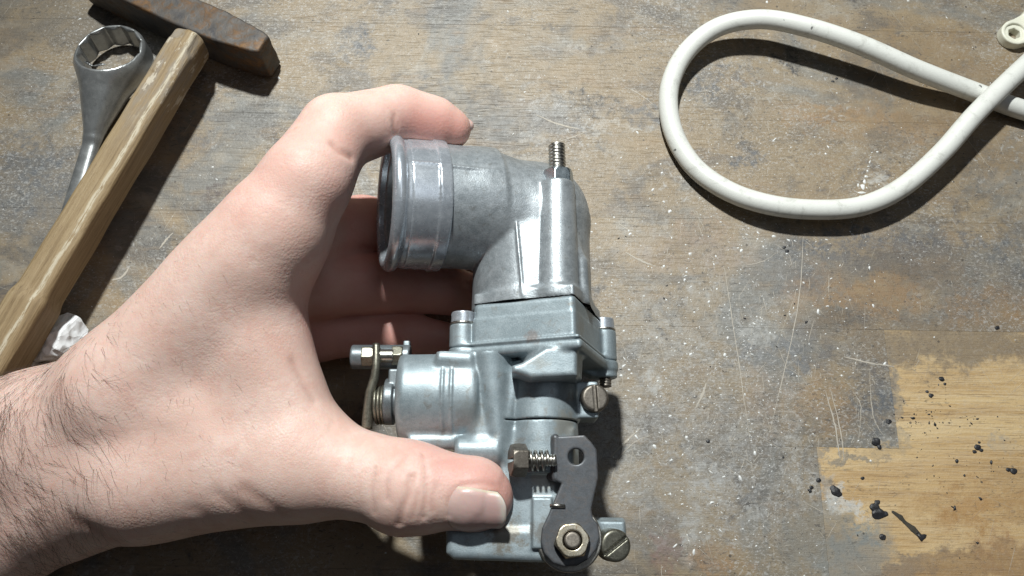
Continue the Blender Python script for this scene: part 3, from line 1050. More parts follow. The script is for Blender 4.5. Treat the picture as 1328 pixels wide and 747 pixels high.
o.location = (q[0] * MM, q[1] * MM, 0.0065)
tag(o, "crumpled ball of white paper between the hammer handle and wrist", "paper ball")

# ------------------------------------------------------------------ white cable
pts = [(1500, 185, 4.2), (1410, 165, 4.2), (1328, 143, 5), (1265, 120, 8), (1190, 91, 14), (1115, 58, 18), (1045, 35, 19), (985, 25, 17), (930, 36, 13), (889, 69, 9.5), (868, 115, 7),
       (872, 167, 4.8), (899, 215, 4.8), (945, 248, 7), (1000, 266, 9), (1060, 272, 9), (1118, 267, 9.5), (1170, 243, 11), (1221, 198, 13.5), (1266, 147, 16.5), (1322, 92, 16), (1400, 20, 10), (1470, -50, 4.3)]
path = spline([at(p[0], p[1], 3.8 + (p[2] - 3.8) * 0.62) for p in pts], 12)
V, F = sweep(path, 3.8, 20)
cn = NB("white_cable_sheath")
_p = cn.pos('world')
_c = cn.mix(cn.math('MULTIPLY', cn.step(cn.noise(_p, 0.16, 6, 0.7, 0.5), 0.52, 0.70), 0.42), (0.71, 0.715, 0.675), (0.36, 0.36, 0.32))
_v = cn.voro(_p, 0.10)
_c = cn.mix(cn.math('MULTIPLY', cn.math('LESS_THAN', cn.math('ADD', _v, cn.math('MULTIPLY', cn.noise(_p, 0.6, 4), 0.3)), 0.205), 0.8), _c, (0.05, 0.05, 0.05))
o = mesh_np("cable", V * MM, F, cn.done(Base_Color=_c, Roughness=0.38, Normal=cn.bump(cn.noise(_p, 0.8, 4), 0.08, 0.0006)))
tag(o, "thick white electric cable looped across itself on the bench", "cable")

# ------------------------------------------------------------------ plastic cable clip
lc = at(1317, 42, 4.0)
lug_dir = nrm((at(1400, 15, 4) - at(1317, 42, 4)) * [1, 1, 0])
LR = np.stack([lug_dir, np.cross((0, 0, 1), lug_dir), (0, 0, 1)], 1)


def build_lug(f):
    f.add(cyl((0, 0, 0.0), (0, 0, 4.2), 5.6, None, 0.5), 0)
    f.add(extrude([(-1, -5.2), (12, -7.5), (26, -7.5), (26, 7.5), (12, 7.5), (-1, 5.4)], 0, 4.2, rnd=0.5), 1)
    f.add(extrude([(8, -7.5), (26, -7.5), (26, 7.5), (8, 7.5)], 0, 9, rnd=1.2), 1.5)
    f.cut(cyl((0, 0, 3.4), (0, 0, 6), 4.2, None, 0.2), 0.3)
    f.cut(extrude(ngon(6, 2.7), -1, 6, rnd=0.2), 0.2)


o = field_object("cable_clip", (-7, -9, -1), (28, 9, 11), 0.35, build_lug, NB("cream_plastic").done(Base_Color=(0.72, 0.71, 0.60), Roughness=0.4))
o.matrix_world = to_matrix(mat4(LR, lc * [1, 1, 0]))
tag(o, "cream plastic clip with a screw hole above the cable crossing", "clip")

# ------------------------------------------------------------------ carburettor
PHI = math.radians(17.0)
CO = cam_pt(690, 430, 252.0)
CE = np.stack([(1, 0, 0), (0, math.cos(PHI), -math.sin(PHI)), (0, math.sin(PHI), math.cos(PHI))], 1)   # columns = carb axes in camera space


def CL(px, py, z):
    """point in the carburettor's own frame (mm): x along the barrel, y up the bore, z out of its front"""
    r = cam_pt(px, py, 1.0)
    t = (z + CO @ CE[:, 2]) / (r @ CE[:, 2])
    return (r * t - CO) @ CE


carb = empty("carburettor", to_matrix(mat4(R3 @ CE, R3 @ CO + CAM)))
tag(carb, "grey cast metal carburettor with a bent intake tube, held in the hand", "carburettor")
zinc = metal("cast_zinc", (0.225, 0.275, 0.30), (0.36, 0.42, 0.45), (0.40, 0.53), 0.46, grime=(0.20, 0.17, 0.135), grime_amt=0.5, bump=0.2,
             spots=[(CL(655, 694, 12), 6.5, (0.17, 0.14, 0.10), 0.75), (CL(700, 690, 12), 5, (0.15, 0.12, 0.09), 0.6), (CL(706, 620, 12), 5, (0.36, 0.34, 0.29), 0.6), (CL(735, 550, 14), 5, (0.33, 0.31, 0.26), 0.6),
                    (CL(690, 437, 20), 3, (0.20, 0.13, 0.10), 0.5), (CL(700, 475, 20), 4.5, (0.22, 0.22, 0.20), 0.6), (CL(570, 568, 14), 4, (0.22, 0.18, 0.14), 0.5), (CL(610, 540, 15), 6, (0.26, 0.26, 0.24), 0.4), (CL(600, 425, 10), 4, (0.18, 0.17, 0.16), 0.4), (CL(752, 425, 18), 5, (0.24, 0.22, 0.18), 0.45)])
zinc2 = metal("cast_aluminium", (0.26, 0.29, 0.31), (0.46, 0.495, 0.52), (0.32, 0.45), 0.52, grime=(0.17, 0.16, 0.14), grime_amt=0.5, bump=0.22, scale=0.6)
polished = metal("worn_bright_aluminium", (0.42, 0.46, 0.51), (0.60, 0.64, 0.69), (0.20, 0.32), 0.62, grime=(0.20, 0.20, 0.22), grime_amt=0.3, bump=0.05, scale=0.5)
steel = metal("plated_steel", (0.40, 0.38, 0.34), (0.62, 0.60, 0.55), (0.25, 0.42), 1.0, grime=(0.16, 0.12, 0.07), grime_amt=0.5, bump=0.08, scale=0.9)
dull = metal("dull_brown_steel", (0.12, 0.105, 0.088), (0.24, 0.215, 0.185), (0.38, 0.54), 0.8, grime=(0.07, 0.055, 0.04), grime_amt=0.6, bump=0.12, scale=0.9)
olive = metal("old_olive_plating", (0.14, 0.137, 0.11), (0.28, 0.27, 0.22), (0.34, 0.48), 0.85, grime=(0.06, 0.05, 0.035), grime_amt=0.6, bump=0.1, scale=0.9)
blued = metal("grey_lever_steel", (0.070, 0.075, 0.083), (0.11, 0.118, 0.13), (0.38, 0.50), 0.4, grime=(0.06, 0.055, 0.05), grime_amt=0.4, rust=(0.20, 0.12, 0.065), rust_amt=0.12, bump=0.1, scale=0.7)
nutm = metal("yellow_passivated_nut", (0.36, 0.31, 0.22), (0.55, 0.50, 0.40), (0.22, 0.36), 1.0, grime=(0.30, 0.17, 0.05), grime_amt=0.8, bump=0.06, scale=0.8)
bluenut = metal("blue_plated_nut", (0.36, 0.43, 0.47), (0.55, 0.62, 0.66), (0.22, 0.36), 1.0, grime=(0.16, 0.15, 0.13), grime_amt=0.3, bump=0.06)
darkz = metal("shaded_zinc", (0.12, 0.14, 0.15), (0.23, 0.26, 0.28), (0.34, 0.48), 0.5, grime_amt=0.5, bump=0.12)  # zinc copy with the left linkage's shade put into its colour
X, Y, Z = np.eye(3)
YAW = math.radians(20)
YR = np.array([[math.cos(YAW), 0, -math.sin(YAW)], [0, 1, 0], [math.sin(YAW), 0, math.cos(YAW)]])   # columns: square's own axes


def yl(px, py, z):
    return CL(px, py, z)[1]


# --- intake elbow
tA, tB = CL(504, 263.5, 12.0), CL(688, 275, -1.0)
tax = nrm(tB - tA)
y_block = yl(740, 385, 20)
y_seam = yl(745, 439, 23)
y_plate = yl(745, 453, 23)
cx, cz = CL(699, 430, 0)[0], 3.6                     # block centre
px_, pz_ = CL(694, 430, 0)[0], 0.0                   # plate centre


tfr = nrm(np.cross(tax, Y))
tfr = tfr if tfr[2] > 0 else -tfr
tup = np.cross(tfr, tax)
tup = tup if tup[1] > 0 else -tup


def on_tube(s, up, r):
    return tA + tax * s + tup * up + tfr * math.sqrt(r * r - up * up)


def build_elbow(f):
    f.add(cyl(tA + tax * 1, tA + tax * 33, 19.9, 19.5, 0.3), 0)
    f.add(capsule(tA + tax * 29, CL(690, 293, 0), 19.3, 18.5), 2.0)
    vb = np.array([CL(689, 390, 0)[0], y_block - 0.5, 0])
    vt = np.array([CL(690, 290, 0)[0], CL(690, 284, 0)[1], 0])
    f.add(cyl(vb, vt, 18.9, 18.6, 0.3), 1.0)
    f.add(capsule(vt, vt + Y * 0.2, 18.5), 2.0)
    # web between boss and elbow, with its raised left arris
    pts = [CL(*q, 18)[:2] for q in ((665, 248), (699, 246), (699, 389), (678, 389))]
    f.add(extrude(pts, 4, 18.5, rnd=0.5), 0.5)
    f.add(capsule(CL(666, 250, 18.5), CL(678.3, 383, 18.5), 0.5), 0.3)
    f.add(extrude([CL(*q, 18)[:2] for q in ((690, 320), (738, 290), (764, 330), (768, 389), (690, 389))], 2, 14.5, rnd=2.0), 3)
    # stud boss
    f.add(cyl(CL(722.5, 389, 15.0), CL(722, 239, 15.4), 6.7, 5.6, 0.6), 0.7)
    # foot that sits on the cover block
    f.add(box((cx, y_block + 1.2, cz), (15.7, 2.0, 15.7), YR, 0.8), 2.0)
    # casting parting line along the tube
    f.add(capsule(on_tube(16, 5.2, 19.7), on_tube(31, 4.8, 19.5), 0.55, 0.6), 0.25)
    # bore
    f.cut(cyl(tA - tax * 4, tA + tax * 28, 17.6, 17.0, 0.2), 0.5)
    x, y, z = np.meshgrid(*f.ax, indexing='ij', sparse=True)
    f.F += (0.03 * np.sin(0.5 * x + 0.4 * z) * np.sin(0.4 * y + 0.3 * z)).astype(np.float32)


field_object("intake_elbow", (-52, 5, -24), (24, 68, 26), 0.42, build_elbow, zinc2, carb)
sized("intake_lip", [torus(tA + tax * 0.8, tax, 19.3, 2.25), cyl(tA + tax * 1, tA + tax * 4.8, 20.2, 20.2, 0.3)], 0.35, polished, carb,
      cuts=[cyl(tA - tax * 6, tA + tax * 30, 18.0, 17.7, 0.2)])
sized("intake_collar", [cyl(tA + tax * 4.3, tA + tax * 12.4, 20.35, 20.45, 0.3), cyl(tA + tax * 12.4, tA + tax * 16.4, 20.95, 20.75, 0.4),
                        capsule(on_tube(4.5, 5.4, 20.2), on_tube(16, 5.3, 20.5), 0.45)], 0.35, polished, carb,
      cuts=[cyl(tA - tax * 2, tA + tax * 40, 19.0, 19.0, 0.2)])


def thread(name, a, b, r, pitch, mat, parent, turns_per=10):
    a, b = np.asarray(a, float), np.asarray(b, float)
    L = np.linalg.norm(b - a)
    u = (b - a) / L
    Rm = frame(u)
    n, sides = int(L / pitch * 6) + 1, 20
    V, F = [], []
    for i in range(n + 1):
        for s in range(sides):
            an = 2 * math.pi * s / sides
            t = L * i / n
            ph = (t / pitch + s / sides) % 1.0
            rr = r * (1 - 0.13 * abs(2 * ph - 1))
            if i in (0, n):
                rr *= 0.82
            V.append(a + u * t + rr * (Rm[:, 0] * math.cos(an) + Rm[:, 1] * math.sin(an)))
    for i in range(n):
        for s in range(sides):
            s2 = (s + 1) % sides
            F.append((i * sides + s, i * sides + s2, (i + 1) * sides + s2, (i + 1) * sides + s))
    F.append(tuple(range(sides - 1, -1, -1)))
    F.append(tuple(n * sides + s for s in range(sides)))
    return mesh_np(name, np.array(V) * MM, F, mat, parent)


def coil(name, a, b, r, wire, turns, mat, parent):
    a, b = np.asarray(a, float), np.asarray(b, float)
    Rm = frame(b - a)
    n = int(turns * 24)
    P = [a + (b - a) * i / n + r * (Rm[:, 0] * math.cos(i * 2 * math.pi / 24) + Rm[:, 1] * math.sin(i * 2 * math.pi / 24)) for i in range(n + 1)]
    V, F = sweep(P, wire, 8)
    return mesh_np(name, V * MM, F, mat, parent)


def hexnut(name, c, axis, af, h, mat, parent, spin=0.0, hole=0.0, grid=0.22, cuts=()):
    u = nrm(axis)
    Rm = frame(u)
    c = np.asarray(c, float)
    p = extrude(ngon(6, af / math.cos(math.pi / 6), spin), 0, h, c, Rm, 0.15)
    cone = cyl(c - u * h * 0.2, c + u * h * 1.02, af * 1.45, af * 1.03, 0.2)

    def build(f):
        f.add(p, 0)
        g = cone[0](f.ax[0][:, None, None], f.ax[1][None, :, None], f.ax[2][None, None, :]).astype(np.float32)
        f.F = np.maximum(f.F, g)
        if hole:
            f.cut(cyl(c - u, c + u * (h + 1), hole, None, 0.1), 0.2)
        for q in cuts:
            f.cut(q, 0.15)
    return field_object(name, p[1] - 1, p[2] + 1, grid, build, mat, parent)


def slotted(name, c, axis, r, h, mat, parent, slot_ang=0.0, slot_w=0.5, depth=1.1, rnd=0.5, shank=None):
    u = nrm(axis)
    c = np.asarray(c, float)
    Rm = frame(u)
    d = Rm[:, 0] * math.cos(slot_ang) + Rm[:, 1] * math.sin(slot_ang)
    rot = np.stack([d, np.cross(u, d), u], 1)
    return sized(name, [cyl(c, c + u * h, r, r * 0.97, rnd)] + ([cyl(c - u * shank[1], c, shank[0])] if shank else []), 0.22, mat, parent,
                 cuts=[box(c + u * h, (r * 1.3, slot_w, depth), rot, 0.05)])


hexnut("hex_nut", CL(724, 239.5, 14.8), Y + Z * 0.04, 4.35, 4.4, bluenut, carb, spin=0.25)
thread("threaded_stud", CL(723, 224, 14.8), CL(722, 188, 14.8), 2.75, 1.15, steel, carb)

# --- cover block, flange plates, their screws
earL, earR = (-22.0, 9.0), (22.4, -9.2)


def ear(yl0, yh0, e, r):
    return cyl((px_ + e[0], yl0, pz_ + e[1]), (px_ + e[0], yh0, pz_ + e[1]), r, None, 0.5)


yLt, yRt = yl(598, 421.5, 10), yl(788, 430, -9)


def build_cover(f):
    f.add(box((cx, (y_block + y_seam) / 2, cz), (15.8, (y_block - y_seam) / 2, 15.8), YR, 1.6), 0)
    f.add(box((cx, (y_block + y_seam) / 2 - 3, cz), (15.9, (y_block - y_seam) / 2 - 1.0, 15.9), YR, 1.2), 0)
    f.add(box((px_, y_seam + 0.5, pz_), (19.4, 0.5, 19.4), YR, 0.4), 0.3)
    f.add(ear(y_seam, yLt, earL, 4.1), 1.0)
    f.add(ear(y_seam, yRt, earR, 4.1), 1.0)
    f.add(box((px_ - 17, (y_seam + yLt) / 2, 8.0), (4, (yLt - y_seam) / 2, 3), YR, 0.8), 1)


field_object("cover_flange", (-29, y_seam - 1.5, -30), (30, y_block + 2, 30), 0.4, build_cover, zinc, carb)


def build_lower_flange(f):
    f.add(box((px_, (y_seam + y_plate) / 2 - 0.05, pz_), (20.0, (y_seam - y_plate) / 2, 19.2), YR, 1.2), 0)
    f.add(ear(y_plate, y_seam - 0.12, earL, 4.3), 1.2)
    f.add(ear(y_plate, y_seam - 0.12, earR, 4.3), 1.2)
    # leg under the right ear with a gusset
    yb = yl(785, 490, -8)
    f.add(ear(yb, y_seam - 0.5, (earR[0] + 0.3, earR[1]), 3.7), 0.8)
    f.add(extrude([(px_ + 24.5, y_plate + 1), (px_ + 24.5, yb), (px_ + 18.0, yb + 0.2), (px_ + 12, y_plate + 1)], earR[1] - 3, earR[1] + 3, rnd=0.6), 0.8)
    # nose under the near corner
    pts = [CL(*q, 22)[:2] for q in ((664, 474), (677, 470), (708, 450), (749, 450), (749, 488), (690, 491), (676, 486), (664, 483))]
    f.add(extrude(pts, 6, 22.6, rnd=1.2), 1.0)
    f.add(cyl((CL(716, 470, 14)[0], CL(733, 488, 20)[1], 12), (CL(716, 470, 14)[0], y_plate, 12), 8.6, 9.2, 0.8), 1.5)


field_object("lower_flange", (-31, -20, -30), (32, y_seam + 1, 30), 0.4, build_lower_flange, zinc, carb)
scL = np.array([px_ + earL[0], yLt, pz_ + earL[1]])
scR = np.array([px_ + earR[0], yRt, pz_ + earR[1]])
slotted("cheese_head_screw", scL + Y * 0.05, Y + Z * 0.03, 3.75, 4.0, polished, carb, 0.2, rnd=0.35)
slotted("cheese_head_screw", scR + Y * 0.05, Y, 3.75, 4.1, polished, carb, math.pi / 2 - 0.1, 0.6, rnd=0.35)
sized("spring_washer", [cyl(scL - Y * 0.02, scL + Y * 0.75, 4.05, None, 0.2)], 0.25, steel, carb)
sized("spring_washer", [cyl(scR - Y * 0.02, scR + Y * 0.75, 4.05, None, 0.2)], 0.25, steel, carb)
tp = CL(785, 490, -8.4)
thread("screw_end", (tp[0], tp[1] + 1, -8.4), CL(785.5, 502, -8.4), 1.95, 0.9, dull, carb)

# --- body casting
bz = 2.0
bA, bB = CL(519, 516, bz), CL(622, 520, bz)
bB[1] = bA[1]


def build_body(f):
    f.add(cyl(bA, bB, 14.3, 14.6, 2.6), 0)
    f.add(cyl(CL(524, 516, bz) * [1, 0, 1] + [0, bA[1], 0], bB, 14.45, 14.6, 1.6), 0.6)
    xs = CL(577, 516, bz)[0]
    pass
    # neck up to the flange
    f.add(box((CL(672, 460, 0)[0], y_plate - 6.5, -1), (17, 7, 12), YR, 3.0), 3)
    # bell between barrel and bore
    pts = [CL(*q, 12)[:2] for q in ((612, 458), (640, 456), (672, 470), (700, 492), (745, 500), (745, 606), (634, 602), (612, 574))]
    f.add(extrude(pts, -12, 8.5, rnd=2.5), 1.2)
    pts = [CL(*q, 12)[:2] for q in ((606, 457), (640, 456), (666, 471), (684, 492), (670, 548), (658, 602), (634, 602), (606, 574))]
    f.add(extrude(pts, -4, 13.6, rnd=3.5), 1.4)
    f.add(capsule(CL(636, 464, 10.5), CL(646, 566, 12.0), 6.2, 2.4), 1.2)
    # bore barrel
    bx = CL(702, 520, 7)[0]
    f.add(cyl((bx, CL(700, 612, 18)[1], 4.6), (bx, y_plate - 1, 4.6), 10.9, None, 0.5), 1.2)
    f.add(cyl((bx, CL(700, 541, 18)[1], 4.6), (bx, y_plate - 1, 4.6), 11.3, None, 0.3), 0.4)
    # bosses along the barrel
    f.add(cyl(CL(566, 466, 12.6), CL(615, 468, 12.6), 3.4, None, 1.4), 1.6)
    f.add(cyl(CL(590, 584, 11.0), CL(651, 585, 11.0), 4.0, None, 1.6), 1.5)
    f.add(cyl(CL(530, 572, 9.0), CL(592, 572, 9.0), 2.4, None, 0.8), 1.5)
    # lower front column and foot flange
    pts = [CL(*q, 12)[:2] for q in ((652, 555), (745, 555), (745, 640), (716, 700), (700, 716), (640, 716), (646, 660))]
    f.add(extrude(pts, -10, 12.4, rnd=1.2), 1.4)
    pts = [CL(*q, 5)[:2] for q in ((596, 560), (700, 560), (700, 706), (596, 706))]
    f.add(extrude(pts, -12, 1.5, rnd=2.0), 2.5)
    pts = [CL(*q, 13)[:2] for q in ((578, 688), (586, 683.5), (704, 683.5), (708, 730), (588, 726), (578, 718))]
    f.add(extrude(pts, -13, 13.2, rnd=2.0), 1.2)
    # spindle bosses behind the lever
    f.add(cyl(CL(742, 696, 2), CL(742, 696, 14.5), 8.0, None, 0.6), 1.0)
    f.add(extrude([CL(*q, 14)[:2] for q in ((690, 645), (716, 645), (716, 712), (690, 712))], 2, 14.6, rnd=0.5), 0.7)
    # side boss with mixture screw, and the clamp lug low on the right
    f.add(box(CL(752, 522, 4), (5.0, 5.4, 5.6), None, 0.6), 0.8)
    f.add(cyl(CL(770, 688, 4), CL(810, 688, 4), 3.6, None, 0.7), 1.0)
    f.add(box(CL(786, 690, 5), (5, 3.0, 4.0), None, 0.6), 1.0)
    # slot where the two halves meet
    ys = CL(700, 541, 18)[1]
    f.cut(box((CL(703, 541, 18)[0], ys, 13), (10.6, 0.22, 9), None, 0.1), 0.2)
    f.add(torus((xs + 0.3, bA[1], bz), X, 14.55, 0.5), 0.2)
    f.add(torus((xs + 2.9, bA[1], bz), X, 14.6, 0.5), 0.2)
    f.F[f.ax[0] < bA[0] - 1] = np.maximum(f.F[f.ax[0] < bA[0] - 1], 1.0)
    x, y, z = np.meshgrid(*f.ax, indexing='ij', sparse=True)
    f.F += (0.035 * np.sin(0.5 * x + 0.3 * z) * np.sin(0.45 * y + 0.3 * z)).astype(np.float32)


field_object("body_casting", (-44, -72, -15), (32, y_plate + 1, 22), 0.4, build_body, zinc, carb)
s0 = CL(769, 518, 8.5)
slotted("slotted_screw", s0, Z + X * 0.12, 4.15, 3.4, dull, carb, math.pi / 2 + 0.05, 0.55, 1.0, 0.9, shank=(2.0, 5))
s1 = CL(790, 706, 8.0)
slotted("slotted_screw", s1, nrm((0.22, -0.05, 1.0)), 4.5, 6.0, olive, carb, 0.62, 0.55, 1.2, 0.9, shank=(2.2, 4))

# --- throttle lever plate with its bent tab
zl = 17.0
outl = [(718, 566), (758, 564), (767, 573), (774, 583), (776, 620), (767, 660), (769, 672), (776, 680), (778, 697), (773, 713), (764, 725), (748, 734), (732, 735), (717, 730), (706, 718), (701, 703),
        (703, 685), (711, 668), (728, 627), (722, 624), (718, 621)]


def build_lever(f):
    f.add(extrude([CL(*q, zl)[:2] for q in outl], zl - 2.1, zl, rnd=0.35), 0)
    ta, tb, tc, td = CL(720, 567.5, zl - 1.05), CL(720, 620, zl - 1.05), CL(709.5, 618, zl - 7.0), CL(709.5, 568.5, zl - 7.0)
    f.add(tri(ta, tb, tc, 1, 1, 1), 0.5)
    f.add(tri(ta, tc, td, 1, 1, 1), 0.3)
    c = CL(747, 592, zl)
    f.cut(cyl(c - Z * 6, c + Z * 3, 2.2, None, 0.1), 0.25)


field_object("throttle_lever", (0, -72, zl - 11), (24, -24, zl + 1.5), 0.3, build_lever, blued, carb)
pv = CL(741, 702, zl)
ax_ = nrm((0.03, 0.10, 1))
sized("spindle_washer", [cyl(CL(738, 698, zl - 3.2), CL(738, 698, zl - 2.2), 9.0, None, 0.3)], 0.3, steel, carb)
hexnut("hex_nut", pv, ax_, 4.3, 3.0, nutm, carb, spin=0.15, hole=2.5)
sized("spindle_end", [cyl(pv, pv + ax_ * 3.7, 2.45, 2.2, 0.5)], 0.2, dull, carb)
V, F = sweep([CL(713, 656, zl + 0.2), CL(722, 655.5, zl + 0.35), CL(733, 656.5, zl + 0.3)], [0.55, 0.62, 0.5], 10)
mesh_np("lock_pin", V * MM, F, steel, carb)

# --- idle stop screw and spring
i0, i1 = CL(682, 597, 18.5), CL(712, 597, 18.5)
i1[2] = i0[2]
i1[1] = i0[1]
hexnut("stop_screw_head", i0, (-1, 0, 0.22), 4.0, 4.4, dull, carb, spin=0.5, cuts=[box(i0 + np.array([-4.6, 0, 1]), (1.2, 0.45, 6), None, 0.05)])
thread("stop_screw_shank", i0 + X * -0.2, i1 + X * 2, 1.75, 0.8, steel, carb)
coil("stop_spring", i0 + X * 0.7, i1 + X * -0.2, 2.6, 0.42, 3.6, steel, carb)

# --- choke linkage on the left
h0 = CL(519, 521, bz)
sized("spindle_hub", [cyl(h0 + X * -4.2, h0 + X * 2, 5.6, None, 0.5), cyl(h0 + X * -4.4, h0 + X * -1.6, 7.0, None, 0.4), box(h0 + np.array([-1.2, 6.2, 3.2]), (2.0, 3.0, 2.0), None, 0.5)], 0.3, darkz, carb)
coil("return_spring", CL(487, 525, bz), CL(507, 525, bz), 5.5, 0.52, 4.6, olive, carb)
sized("choke_spindle", [cyl(CL(480, 524, bz), CL(520, 524, bz), 3.0, None, 0.3)], 0.3, dull, carb)
lv = [CL(*q) for q in ((488, 446, 7), (488, 470, 7.4), (486, 488, 7), (480, 510, 6.4), (477, 535, 5.4), (476, 556, 4.5))]
V, F = sweep(spline(lv, 6), [1.15 + 0.5 * t for t in np.linspace(0, 1, 31)], 10)
mesh_np("choke_lever", V * MM, F, olive, carb)
q0, q1 = CL(456, 463, 2), CL(532, 461, 2)
q1[1] = q0[1]
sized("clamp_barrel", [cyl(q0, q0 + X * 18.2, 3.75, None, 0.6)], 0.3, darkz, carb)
hexnut("clamp_nut", CL(470, 462, 4), X, 2.9, 3.9, olive, carb, spin=0.3)
hexnut("clamp_nut", CL(509, 462, 4), X, 2.9, 3.3, olive, carb, spin=0.1)
sized("clamp_bolt", [cyl(CL(486, 461.5, 5.5), CL(511, 461.5, 5.5), 2.0, None, 0.3)], 0.25, steel, carb)
sized("clamp_arm", [box(CL(527, 480, -1), (1.0, 9, 2.2), None, 0.4)], 0.3, zinc, carb)

# ------------------------------------------------------------------ person: left hand and forearm
def skin_material():
    n = NB("skin")
    p = n.pos()
    red = n.attr('red')
    crease = n.attr('crease')
    m1 = n.noise(p, 0.06, 5, 0.6)
    m2 = n.noise(p, 0.35, 5, 0.65)
    c = n.mix(n.step(m1, 0.35, 0.65), (0.665, 0.465, 0.395), (0.735, 0.545, 0.475))
    c = n.mix(n.math('MULTIPLY', n.step(m2, 0.42, 0.66), 0.50), c, (0.68, 0.44, 0.37))
    c = n.mix(n.math('MULTIPLY', n.step(n.noise(p, 0.13, 5, 0.65, 0.5), 0.50, 0.64), 0.5), c, (0.64, 0.40, 0.335))
    c = n.mix(red, c, (0.60, 0.27, 0.23))
    c = n.mix(n.math('MULTIPLY', crease, 0.55), c, (0.40, 0.17, 0.12))
    v = n.voro(p, 0.28, out='Distance')
    vc = n.voro(p, 0.28, out='Color')
    mole = n.math('MULTIPLY', n.step(v, 0.26, 0.12), n.math('GREATER_THAN', vc, 0.88))
    c = n.mix(n.math('MULTIPLY', mole, 0.28), c, (0.40, 0.22, 0.15))
    cell = n.voro(n.vmath('ADD', p, n.vmath('MULTIPLY', n.node('ShaderNodeCombineXYZ').outputs[0], (0, 0, 0))), 1.25, 'F1')
    cell2 = n.voro(p, 2.6, 'F1')
    h = n.math('ADD', n.math('MULTIPLY', n.math('MULTIPLY', cell, -0.8), n.step(n.noise(p, 0.09, 3), 0.35, 0.65)), n.math('ADD', n.math('MULTIPLY', cell2, -0.3), n.math('MULTIPLY', n.noise(p, 0.5, 6, 0.68), 1.3)))
    r = n.math('ADD', n.math('MULTIPLY', m2, 0.2), 0.42)
    m = n.done(Base_Color=c, Roughness=r, Normal=n.bump(h, 0.2, 0.0005), Subsurface_Weight=0.32, Specular_IOR_Level=0.4)
    n.b.inputs['Subsurface Radius'].default_value = (1.0, 0.36, 0.2)
    n.b.inputs['Subsurface Scale'].default_value = 0.0028
    return m


skin = skin_material()
H = cam_pt


def hand_prims():
    """(primitive, smooth radius) in camera axes, millimetres"""
    P = []

    def c(a, b, ra, rb, k=3.0):
        P.append((capsule(H(*a), H(*b), ra, rb), k))

    def t(a, b, d, ra, rb, rd, k=6.0):
        P.append((tri(H(*a), H(*b), H(*d), ra, rb, rd), k))
    W1, W2 = (44, 572, 248), (95, 634, 248)
    F1, F2 = (-420, 800, 252), (-360, 905, 252)
    CMC, TM, IP, TT = (190, 616, 239), (385, 598, 234.5), (530, 630, 227), (606, 640, 224.5)
    IM, WB = (362, 300, 231), (336, 432, 237)
    M1 = (170, 508, 239)
    # forearm and wrist
    t(F1, F2, W1, 21, 21, 18.0, 0)
    t(F2, W1, W2, 21, 18.0, 18.5, 6)
    t(W1, W2, CMC, 18.0, 18.5, 15.8, 8)
    t(W1, M1, CMC, 17.5, 14.5, 15.8, 8)
    # back of the hand
    t(M1, (352, 308, 234), WB, 14.5, 12.0, 11.0, 8)
    t(M1, WB, TM, 14.0, 10.5, 13.0, 8)
    t(M1, TM, CMC, 14.5, 13.6, 15.6, 8)
    t((300, 360, 236), WB, (385, 585, 236), 14.0, 10.5, 13.0, 8)
    t(CMC, TM, W2, 15.6, 13.6, 16.5, 8)
    c(M1, (352, 308, 234), 14.3, 12.4, 8)
    c(W1, M1, 18.2, 15.0, 8)
    c((165, 498, 240), (275, 388, 236), 15.5, 14.5, 8)
    # palm behind (towards the little finger)
    MM_, RM_, PM_ = (318, 335, 250), (312, 390, 262), (310, 440, 270)
    t((110, 560, 258), IM, PM_, 14, 11, 10.5, 8)
    t((110, 600, 262), PM_, (250, 600, 258), 10, 10, 10, 8)
    t(MM_, RM_, (200, 520, 262), 11.5, 11, 12, 8)
    # thumb
    c(CMC, TM, 15.8, 14.0, 8)
    c(TM, IP, 14.0, 11.9, 6)
    c(IP, TT, 11.9, 10.2, 4)
    c((520, 645, 227), (545, 640, 225), 10.4, 10.7, 3)
    c((622, 640, 224.8), (628, 645, 225), 8.6, 8.0, 4)
    # index finger
    IPP, IDP, IT = (438, 173, 241), (512, 152, 253), (584, 167, 258)
    c((330, 336, 233), (398, 234, 232), 13.4, 12.0, 10)
    c((398, 234, 232), IPP, 12.0, 11.1, 5)
    c((412, 195, 237), (432, 168, 241), 8.6, 9.0, 4)
    c(IPP, IDP, 11.2, 9.8, 1.6)
    c(IDP, IT, 9.6, 6.6, 1.4)
    c((524, 150, 254), (562, 159, 257), 8.8, 8.4, 2)
    # middle, ring and little finger reach behind the casting
    c((330, 325, 248), (402, 298, 263), 12.0, 10.6, 6)
    c((402, 298, 263), (470, 291, 281), 10.6, 10.0, 3)
    c((470, 291, 281), (560, 298, 287), 9.8, 9, 2)
    c((560, 298, 287), (625, 305, 286), 8.6, 7.2, 2)
    c(RM_, (425, 368, 270), 11.5, 11.0, 6)
    c((425, 368, 270), (500, 367, 278), 11.0, 10.5, 2)
    c((500, 367, 278), (585, 377, 281), 10.0, 8.6, 1.6)
    c((585, 378, 283), (640, 384, 282), 7.8, 6.6, 1.6)
    c(PM_, (410, 436, 278), 10.8, 9.0, 6)
    c((410, 436, 278), (480, 430, 282), 8.6, 8.2, 2)
    c((480, 430, 282), (535, 434, 282), 7.9, 7.4, 1.4)
    c((535, 434, 282), (575, 440, 281), 7.2, 6.2, 1.4)
    return P


